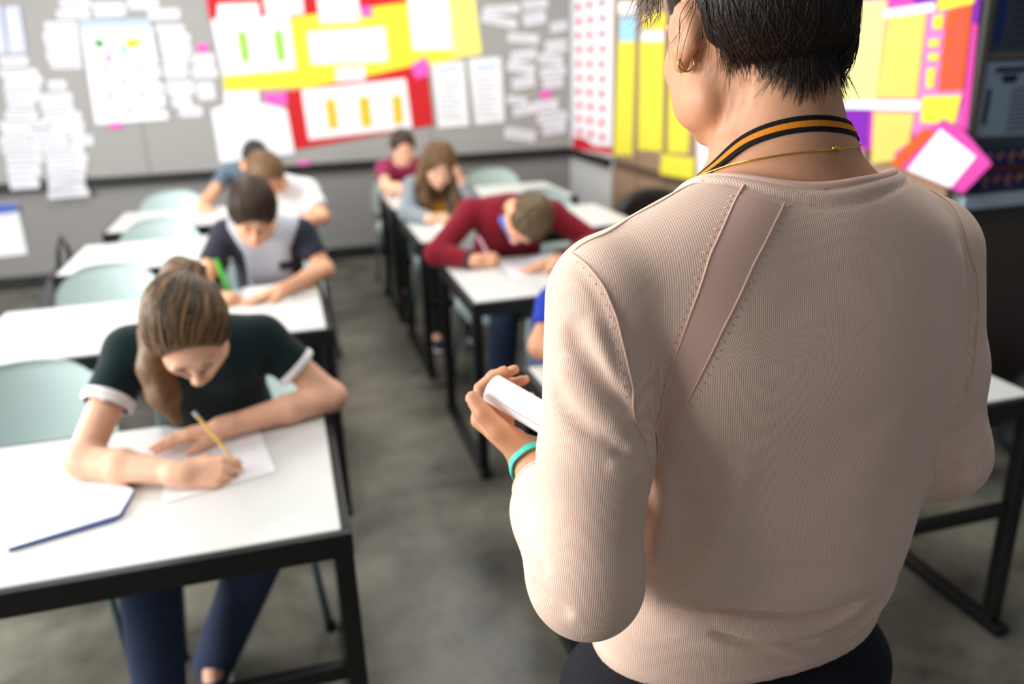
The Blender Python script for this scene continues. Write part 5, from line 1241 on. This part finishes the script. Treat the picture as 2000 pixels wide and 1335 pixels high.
    for i in (0, 1):
        an = V3(*ankles[i]); 
        d = V3(0, -1, -0.02); s0 = an + V3(0, 0.03, -0.035)
        S2 = Body().seg(s0, s0 + d * 0.155, 0.040, 0.034, 0.02).seg(an + V3(0, 0.015, 0.0), s0 + d * 0.06, 0.044, 0.036, 0.02)
        sh_ = ch(sdf_mesh('shoe', S2, s0 - V3(0.08, 0.26, 0.07), s0 + V3(0.08, 0.09, 0.12), 0.010, M['sneaker'], None))
        S3 = Body().seg(s0 + V3(0, 0, -0.026), s0 + d * 0.16 + V3(0, 0, -0.022), 0.040, 0.036, 0.01).fn((lambda p, z=s0[2] - 0.014: -(p[:, 2] - z) * -1), (s0 + d * 0.08) + V3(0, 0, 0.08), 0.13, 0.002, 'c') if False else Body().ell(s0 + d * 0.075 + V3(0, 0, -0.030), (0.045, 0.122, 0.012), k=0)
        ch(sdf_mesh('rubber_sole', S3, s0 - V3(0.08, 0.26, 0.07), s0 + V3(0.08, 0.09, 0.06), 0.008, M['rubber_w'], None), sh_)
    # face details
    P_ = lambda x, y, z: tuple(head + R @ (np.array([x, y, z]) * hs))
    for s in (-1, 1):
        f = project(HB, np.array([P_(s * x, 0.11, z) for x, z in ((0.016, 0.020), (0.028, 0.026), (0.044, 0.020))]), 4, 0.0005)
        ch(MB().tube([tuple(q) for q in f], [0.0018, 0.0026, 0.0012], 6).build('eyebrow', M['brow'], smooth=True))
        f = project(HB, np.array([P_(s * x, 0.11, z) for x, z in ((0.018, -0.006), (0.024, -0.010), (0.034, -0.011), (0.044, -0.006))]), 4, 0.0005)
        ch(MB().tube([tuple(q) for q in f], [0.0012, 0.0020, 0.0022, 0.0012], 6).build('eyelashes', M['brow'], smooth=True))
    f = project(HB, np.array([P_(x, 0.11, -0.060 + 0.02 * abs(x)) for x in (-0.020, -0.010, 0.0, 0.010, 0.020)]), 4, 0.0)
    ch(MB().tube([tuple(q) for q in f], [0.0012, 0.0038, 0.0045, 0.0038, 0.0012], 8).build('lips', M['lip'], smooth=True))
    # hair
    HA = hairfn(lambda x, y, z: head + R @ (np.array([x, y, z]) * hs), R, hs)
    hl_ = head - 0.20; hh_ = head + 0.20
    if isinstance(HA, tuple): HA, hl_, hh_ = HA
    HAF = HA
    ho = ch(sdf_mesh('hair', HA, hl_, hh_, res * 0.75, M[hairm], None))
    return t, dict(ch=ch, head=head, R=R, sh=sh, el=el, wr=wr, S=S, shirt=so, hair=ho, P=P_, HB=HB, HA=HAF)

def short_hair(fringe=0.0, thick=0.0, face=(0.078, 0.085, 0.098)):
    def f(P, R, s):
        B = Body()
        B.ell(P(0, -0.016, 0.040 + thick * 0.4), np.array((0.086 + thick, 0.106 + thick, 0.094 + thick)) * s, R, 0.01)
        B.ell(P(0, -0.055, -0.005), np.array((0.070, 0.058, 0.055)) * s, R, 0.03)
        for x in (-1, 1): B.ell(P(x * 0.070, -0.01, 0.020), np.array((0.016, 0.045, 0.040)) * s, R, 0.02)
        B.ell(P(0, 0.108, -0.036 - 0.0 + fringe), np.array(face) * s, R, 0.010, 'c')
        B.ell(P(0, 0.045, -0.105), np.array((0.12, 0.075, 0.085)) * s, R, 0.010, 'c')
        for x in (-1, 1): B.ell(P(x * 0.092, -0.008, -0.004), np.array((0.026, 0.026, 0.036)) * s, R, 0.008, 'c')
        return B
    return f
def hair_mat(name, col, hi):
    m = mat(name, s2l(*col), 0.5, spec=0.35); nt = m.node_tree; b = nt.nodes['Principled BSDF']
    tc = nt.nodes.new('ShaderNodeTexCoord'); mp = nt.nodes.new('ShaderNodeMapping'); mp.inputs['Scale'].default_value = (260, 260, 26)
    n = nt.nodes.new('ShaderNodeTexNoise'); n.inputs['Scale'].default_value = 1; n.inputs['Detail'].default_value = 3
    nt.links.new(tc.outputs['Object'], mp.inputs['Vector']); nt.links.new(mp.outputs['Vector'], n.inputs['Vector'])
    mx = nt.nodes.new('ShaderNodeMix'); mx.data_type = 'RGBA'; mx.inputs['A'].default_value = (*s2l(*col), 1); mx.inputs['B'].default_value = (*s2l(*hi), 1)
    nt.links.new(n.outputs['Fac'], mx.inputs['Factor']); nt.links.new(mx.outputs['Result'], b.inputs['Base Color'])
    bp = nt.nodes.new('ShaderNodeBump'); bp.inputs['Strength'].default_value = 0.5; bp.inputs['Distance'].default_value = 0.003
    nt.links.new(n.outputs['Fac'], bp.inputs['Height']); nt.links.new(bp.outputs['Normal'], b.inputs['Normal'])
    return m
M['h_brown'] = hair_mat('light_brown_hair', (50, 34, 22), (136, 100, 62))
M['h_dark'] = hair_mat('dark_hair', (36, 25, 18), (66, 46, 32))
M['h_black'] = hair_mat('black_hair', (24, 20, 18), (46, 38, 34))
M['h_short'] = hair_mat('olive_brown_hair', (78, 62, 40), (120, 98, 66))
M['h_long'] = hair_mat('long_brown_hair', (70, 46, 28), (128, 92, 56))
for k, c in dict(c_green=(14, 34, 36), c_white=(236, 236, 238), c_greyblue=(92, 108, 124), c_maroon=(140, 44, 82), c_burg=(120, 22, 36), c_blue=(28, 54, 156), c_navy=(44, 46, 58), c_melange=(176, 180, 190), c_cardi=(128, 136, 142), c_mustard=(212, 156, 52), c_shirtblue=(70, 120, 200)).items():
    M[k] = mat('cotton_' + k[2:], s2l(*c), 0.9, spec=0.15, sheen=0.1, noise=(60, 0.08), bump=(700, 0.25, 0.0006))

DN = (0, 0, -1)
# --- girl with the ponytail, nearest left desk
def ponytail(P, R, s):
    B = short_hair(0.030, 0.004, (0.080, 0.085, 0.098))(P, R, s)
    tie = P(-0.035, -0.112, 0.070)
    B.ell(tie, (0.024, 0.024, 0.022), None, 0.02)
    pts = [tie, tie + V3(-0.030, 0.030, 0.004), tie + V3(-0.070, 0.045, -0.06), tie + V3(-0.100, 0.03, -0.14), tie + V3(-0.110, -0.01, -0.21), tie + V3(-0.100, -0.035, -0.27), tie + V3(-0.080, -0.045, -0.33)]
    rr = [0.018, 0.024, 0.032, 0.036, 0.036, 0.030, 0.012]
    for i in range(6): B.seg(pts[i], pts[i + 1], rr[i], rr[i + 1], 0.02)
    for d in ((0.02, 0.0), (-0.018, 0.01), (0.004, -0.02)):
        for i in range(1, 5): B.seg(pts[i] + V3(d[0], d[1], 0), pts[i + 1] + V3(d[0] * 1.2, d[1], 0), 0.018, 0.017, 0.008)
    return B, P(0, 0, 0) - V3(0.30, 0.22, 0.42), P(0, 0, 0) + V3(0.18, 0.32, 0.25)
g1, G = pupil('girl with a brown ponytail in a dark green T-shirt with white cuffs, writing', (-0.26, 2.3),
    (-0.245, 1.875, 1.080), (0.10, -0.92, -1.02), -0.12,
    ((-0.415, 2.09, 0.985), (-0.105, 2.13, 0.965)), ((-0.525, 1.90, 0.795), (0.055, 2.10, 0.790)), ((-0.295, 1.775, 0.785), (-0.225, 2.01, 0.783)),
    (((1.0, -0.10, -0.08), (0.2, 0.8, 0.45), (-0.10, 0.75, -0.62), WRITE, TH_WRITE), ((-1.0, -0.06, -0.06), (0, -1, 0), (0, 0, -1), FLAT, TH_SIDE)),
    (-0.25, 2.35, 0.54), ((-0.42, 1.84, 0.545), (-0.15, 1.86, 0.545)), ((-0.45, 1.78, 0.09), (-0.345, 2.03, 0.10)),
    'c_green', 0.50, 'skin_fair', 'h_brown', ponytail, trim=M['c_white'], loose=0.004, res=0.008)
G['ch'](MB().tube([tuple(G['P'](-0.035, -0.108, 0.066) + V3(0.026 * math.cos(t), 0.022 * math.sin(t), 0.012 * math.cos(t))) for t in np.linspace(0, 2 * math.pi, 17)[:-1]], 0.006, 8, closed=True).build('hair_tie', M['black'], smooth=True), G['hair'])
b_ = project(G['S'], np.array([[-0.475, 1.98, 0.92], [-0.470, 1.965, 0.905], [-0.462, 1.96, 0.915], [-0.470, 1.975, 0.925]]), 4, 0.0012)
G['ch'](MB().tube([tuple(q) for q in b_], 0.004, 6).build('sleeve_badge', M['c_white'], smooth=True), G['shirt'])
pencil('pencil', (-0.168, 1.805, 0.750), (-0.262, 1.850, 0.900), 0.0042, (238, 200, 110), 'yellow pencil with a metal end in the hand of the girl with the ponytail', (220, 214, 214))

# --- boy with the green pencil, second left desk
b1, Bb = pupil('boy with thick dark hair in a grey and navy T-shirt, writing with a green pencil', (-0.10, 3.75),
    (-0.135, 3.395, 1.080), (0.02, -1.0, -0.62), 0.05,
    ((-0.265, 3.64, 0.965), (0.045, 3.63, 0.945)), ((-0.375, 3.50, 0.800), (0.125, 3.55, 0.790)), ((-0.335, 3.31, 0.785), (-0.06, 3.33, 0.780)),
    (((0.75, -0.35, -0.08), (0.0, 0.9, 0.4), (-0.10, 0.5, -0.8), WRITE, TH_WRITE), ((-0.9, -0.35, -0.06), (-0.3, -1, 0), (0, 0, -1), FLAT, TH_SIDE)),
    (-0.10, 3.80, 0.54), ((-0.20, 3.36, 0.55), (0.02, 3.36, 0.55)), ((-0.20, 3.30, 0.09), (0.03, 3.32, 0.09)),
    'c_navy', 0.62, 'skin_warm', 'h_dark', short_hair(-0.012, 0.010), pants='dark_trousers', loose=0.004)
# light front panel of the T-shirt
FP = Body(); FP.fn(lambda p: Bb['S'](p) - 0.0035, (-0.11, 3.63, 0.85), 0.25, 0)
FP.fn(lambda p: 0.105 - np.abs(p[:, 0] + 0.11), (-0.11, 3.63, 0.8), 0.6, 0.004, 'c')
FRN = Body(); FRN.fn(lambda p: np.maximum(Bb['S'](p) - 0.0035, np.abs(p[:, 0] + 0.105) - 0.095 - 0.5 * np.clip(p[:, 2] - 0.90, 0, 0.1)), (-0.11, 3.6, 0.8), 0.5, 0)
FRN.ell((-0.125, 3.50, 0.985), (0.055, 0.10, 0.055), None, 0.004, 'c')
Bb['ch'](sdf_mesh('grey_front_panel', FRN, (-0.32, 3.40, 0.60), (0.14, 3.85, 1.08), 0.008, M['c_melange'], None), Bb['shirt'])
PK = Body(); PK.fn(lambda p: np.maximum.reduce([Bb['S'](p) - 0.006, np.abs(p[:, 0] + 0.03) - 0.035, np.abs(p[:, 2] - 0.82) - 0.022, p[:, 1] - 3.62]), (-0.03, 3.55, 0.82), 0.12, 0)
Bb['ch'](sdf_mesh('chest_pocket', PK, (-0.10, 3.40, 0.77), (0.04, 3.65, 0.87), 0.004, M['c_navy'], None), Bb['shirt'])
pencil('green_pencil', (-0.262, 3.40, 0.752), (-0.302, 3.44, 0.905), 0.0085, (70, 190, 60), 'thick green pencil in the fist of the boy in grey and navy')

# --- pupil in the white T-shirt, third left desk
def side_hair(P, R, s): return short_hair(0.0, 0.010)(P, R, s)
w1, Wp = pupil('pupil with light brown hair in a white T-shirt, leaning on one arm', (-0.02, 5.08),
    (-0.100, 4.80, 1.045), (0.75, -1.0, -0.75), 0.10,
    ((-0.155, 5.02, 0.955), (0.125, 4.98, 0.93)), ((-0.235, 4.84, 0.800), (0.190, 4.79, 0.80)), ((-0.10, 4.62, 0.785), (-0.01, 4.66, 0.79)),
    (((0.9, -0.3, -0.08), (0.0, 0.9, 0.4), (-0.10, 0.5, -0.8), WRITE, TH_WRITE), ((-0.9, -0.2, 0.0), (-0.3, -1, 0), (0, 0, -1), FLAT, TH_SIDE)),
    (-0.02, 4.95, 0.54), ((-0.12, 4.64, 0.55), (0.09, 4.64, 0.55)), ((-0.12, 4.60, 0.09), (0.09, 4.62, 0.09)),
    'c_white', 0.68, 'skin_warm', 'h_brown', side_hair, pants='dark_trousers', loose=0.010, detail=False)
# --- dark haired pupil, last left desk
d1, Dp = pupil('dark-haired pupil in a grey-blue T-shirt at the last left desk', (-0.22, 6.2),
    (-0.170, 6.02, 1.015), (0.45, -1.0, -0.75), 0.0,
    ((-0.375, 6.16, 0.93), (-0.09, 6.17, 0.93)), ((-0.50, 5.90, 0.80), (0.0, 5.88, 0.80)), ((-0.545, 5.70, 0.785), (-0.20, 5.72, 0.785)),
    (((0.3, -0.8, -0.08), (0.8, 0, 0.0), (0, 0, -1), RELAX, TH_SIDE), ((-0.9, -0.2, 0.0), (-0.3, -1, 0), (0, 0, -1), FLAT, TH_SIDE)),
    (-0.22, 6.20, 0.54), ((-0.32, 5.72, 0.55), (-0.12, 5.72, 0.55)), ((-0.32, 5.68, 0.09), (-0.12, 5.70, 0.09)),
    'c_greyblue', 0.60, 'skin_warm', 'h_black', short_hair(0.01, 0.0), pants='dark_trousers', detail=False)

# --- boy in the burgundy cardigan, second right desk
e1_, Ep = pupil('boy in a burgundy cardigan bent so low that only his short hair shows', (1.0, 3.85),
    (1.010, 3.44, 0.955), (-0.55, -0.12, -1.0), 0.0,
    ((0.82, 3.71, 0.960), (1.205, 3.68, 0.925)), ((0.625, 3.60, 0.805), (1.36, 3.50, 0.800)), ((0.780, 3.47, 0.785), (1.10, 3.32, 0.783)),
    (((1.0, 0.05, -0.05), (0.2, 0.8, 0.45), (-0.10, 0.75, -0.62), WRITE, TH_WRITE), ((-1.0, -0.1, -0.06), (-0.3, -1, 0), (0, 0, -1), FLAT, TH_SIDE)),
    (1.0, 3.90, 0.55), ((0.90, 3.46, 0.55), (1.12, 3.46, 0.55)), ((0.84, 3.40, 0.09), (1.12, 3.42, 0.09)),
    'c_burg', 1.88, 'skin_warm', 'h_short', short_hair(0.03, 0.002), pants='jeans', loose=0.008, trim=M['c_navy'], up=(0.25, -1, 0.25), hs=1.02, bulk=1.1)
CO = Body(); m_ = V3(1.01, 3.56, 0.915)
CO.seg(m_ + V3(-0.07, 0.03, 0.02), m_ + V3(-0.04, -0.04, -0.06), 0.020, 0.016, 0.01).seg(m_ + V3(-0.04, -0.04, -0.06), m_ + V3(0.05, -0.03, -0.06), 0.020, 0.018, 0.01)
Ep['ch'](sdf_mesh('blue_collar', CO, m_ - 0.15, m_ + 0.15, 0.008, M['c_shirtblue'], None), Ep['shirt'])
pencil('pink_pen', (0.862, 3.475, 0.752), (0.800, 3.50, 0.888), 0.0065, (226, 170, 196), 'pink pen in the hand of the boy in burgundy')

# --- long-haired girl, third right desk
def long_hair(P, R, s):
    B = short_hair(-0.004, 0.010, (0.062, 0.085, 0.105))(P, R, s)
    c = P(0, 0, 0)
    for x, dx in ((-1, -0.01), (1, 0.01)):
        a = c + V3(x * 0.080, 0.02, 0.02); b = c + V3(x * 0.098 + dx, 0.0, -0.10); d = c + V3(x * 0.085 + dx, -0.015, -0.20); e = c + V3(x * 0.065, -0.02, -0.27)
        B.seg(a, b, 0.036, 0.040, 0.02); B.seg(b, d, 0.040, 0.036, 0.02); B.seg(d, e, 0.036, 0.014, 0.02)
    B.seg(c + V3(0, 0.085, 0.03), c + V3(0, 0.11, -0.16), 0.075, 0.07, 0.03)
    return B, c - V3(0.2, 0.2, 0.32), c + V3(0.2, 0.25, 0.2)
f1, Fp = pupil('girl with long light brown hair in a grey cardigan, resting her head on one hand', (0.90, 5.05),
    (0.880, 4.80, 1.040), (-0.05, -1.0, -0.35), 0.12,
    ((0.745, 4.98, 0.905), (1.035, 4.97, 0.90)), ((0.665, 4.72, 0.800), (1.085, 4.76, 0.800)), ((0.775, 4.56, 0.785), (1.000, 4.77, 0.950)),
    (((1.0, -0.1, -0.08), (0.2, 0.8, 0.45), (-0.10, 0.75, -0.62), WRITE, TH_WRITE), ((-0.25, 0.1, 1.0), (-0.1, -1, 0), (-1, 0.0, -0.2), [(0.5, 0.7, 0.4)] * 4, TH_SIDE)),
    (0.90, 4.93, 0.54), ((0.78, 4.64, 0.55), (1.0, 4.64, 0.55)), ((0.76, 4.60, 0.09), (1.0, 4.62, 0.09)),
    'c_cardi', 1.9, 'skin_fair', 'h_long', long_hair, pants='dark_trousers', loose=0.006, detail=False)
MU = Body(); MU.fn(lambda p: np.maximum.reduce([Fp['S'](p) - 0.004, np.abs(p[:, 0] - 0.87) - 0.055, p[:, 1] - 4.97]), (0.87, 4.9, 0.8), 0.3, 0)
Fp['ch'](sdf_mesh('mustard_top', MU, (0.78, 4.78, 0.55), (0.96, 5.0, 0.98), 0.009, M['c_mustard'], None), Fp['shirt'])

# --- boy in maroon, last right desk
m1, Mp = pupil('boy with tousled brown hair in a maroon T-shirt at the last right desk', (0.84, 6.1),
    (0.835, 5.90, 1.045), (0.05, -1.0, -0.15), 0.0,
    ((0.700, 6.02, 0.900), (0.975, 6.02, 0.90)), ((0.680, 5.80, 0.800), (1.02, 5.80, 0.800)), ((0.86, 5.62, 0.785), (0.80, 5.66, 0.80)),
    (((1.0, -0.1, 0.0), (0.0, -0.8, 0.2), (0, 0, -1), RELAX, TH_SIDE), ((-1.0, 0.0, -0.05), (0, -1, 0), (0, 0, -1), RELAX, TH_SIDE)),
    (0.84, 6.14, 0.54), ((0.72, 5.70, 0.55), (0.94, 5.70, 0.55)), ((0.72, 5.66, 0.09), (0.94, 5.68, 0.09)),
    'c_maroon', 0.60, 'skin_fair', 'h_dark', short_hair(0.0, 0.006), pants='dark_trousers', detail=False, hs=0.96)
# --- pupil in blue behind the teacher, nearest right desk
u1, Up = pupil('pupil in a bright blue T-shirt mostly hidden behind the teacher', (0.90, 2.45),
    (0.86, 2.12, 1.00), (0.05, -0.8, -1.0), 0.0,
    ((0.775, 2.36, 0.895), (1.07, 2.36, 0.89)), ((0.700, 2.27, 0.795), (1.16, 2.20, 0.790)), ((0.86, 2.05, 0.785), (0.98, 2.03, 0.785)),
    (((0.9, -0.4, -0.08), (0.2, 0.8, 0.45), (-0.10, 0.75, -0.62), WRITE, TH_WRITE), ((-1.0, -0.2, -0.05), (0, -1, 0), (0, 0, -1), FLAT, TH_SIDE)),
    (0.90, 2.48, 0.54), ((0.80, 2.04, 0.55), (1.02, 2.04, 0.55)), ((0.80, 2.00, 0.09), (1.02, 2.02, 0.09)),
    'c_blue', 0.60, 'skin_tan', 'h_dark', short_hair(0.0, 0.006), pants='dark_trousers', detail=False, hs=0.98)

# ---- combed locks on the nearer heads
rs2 = np.random.RandomState(8)
M['lock_light'] = mat('sunlit_lock_brown', s2l(150, 116, 76), 0.45)  # pale locks paint highlights into the hair
M['lock_mid'] = mat('mid_brown_lock', s2l(96, 70, 44), 0.45)
M['lock_dark'] = mat('dark_brown_lock', s2l(38, 26, 18), 0.45)
M['lock_olive'] = mat('olive_brown_lock', s2l(112, 92, 62), 0.5)
def comb(D, N, target, mats, away=False, steps=14, st=0.008, rad=0.0013, below=None):
    f = D['HA']; h = D['head']; R = D['R']
    d = rs2.normal(0, 1, (N, 3)); d /= np.linalg.norm(d, axis=1)[:, None]
    p = project(f, h + R @ V3(0, -0.01, 0.04) + d * 0.10, 6, 0.0005)
    v = f(p); g = grad(f, p); ok = (np.abs(v) < 0.003)
    loc = (p - h) @ R; ok &= (loc[:, 2] > (-0.03 if below is None else below))
    p = p[ok]; N = len(p); path = [p.copy()]
    for k in range(steps):
        t = (p - target) if away else (target - p); L = np.linalg.norm(t, axis=1)[:, None]; t = t / L
        t = t + rs2.normal(0, 0.10, t.shape); 
        g = grad(f, p); g /= np.linalg.norm(g, axis=1)[:, None] + 1e-9
        t = t - g * (t * g).sum(1)[:, None]; t /= np.linalg.norm(t, axis=1)[:, None] + 1e-9
        q = project(f, p + t * st * ((L > 0.02) | away), 2, 0.0012)
        p = q; path.append(p.copy())
    path = np.array(path)
    for j, mm in enumerate(mats):
        mb = MB()
        for i in range(j, N, len(mats)):
            mb.tube([tuple(q) for q in path[:, i]], [rad * (0.4 + 0.6 * math.sin(math.pi * (k + 0.5) / (steps + 1))) for k in range(steps + 1)], 4)
        D['ch'](mb.build('hair_locks', M[mm], smooth=True, kind='stuff'), D['hair'])
comb(G, 900, G['P'](-0.035, -0.112, 0.070), ['lock_light', 'lock_mid', 'lock_dark', 'lock_dark'])
comb(Bb, 700, Bb['P'](0.01, -0.06, 0.13), ['lock_mid', 'lock_dark', 'lock_dark'], away=True, st=0.007)
comb(Ep, 600, Ep['P'](0.01, -0.07, 0.12), ['lock_olive', 'lock_mid', 'lock_dark'], away=True, steps=7, st=0.006)
comb(Fp, 500, Fp['P'](0.0, -0.03, 0.14), ['lock_light', 'lock_mid', 'lock_dark'], away=True, steps=22, st=0.010, rad=0.0022)
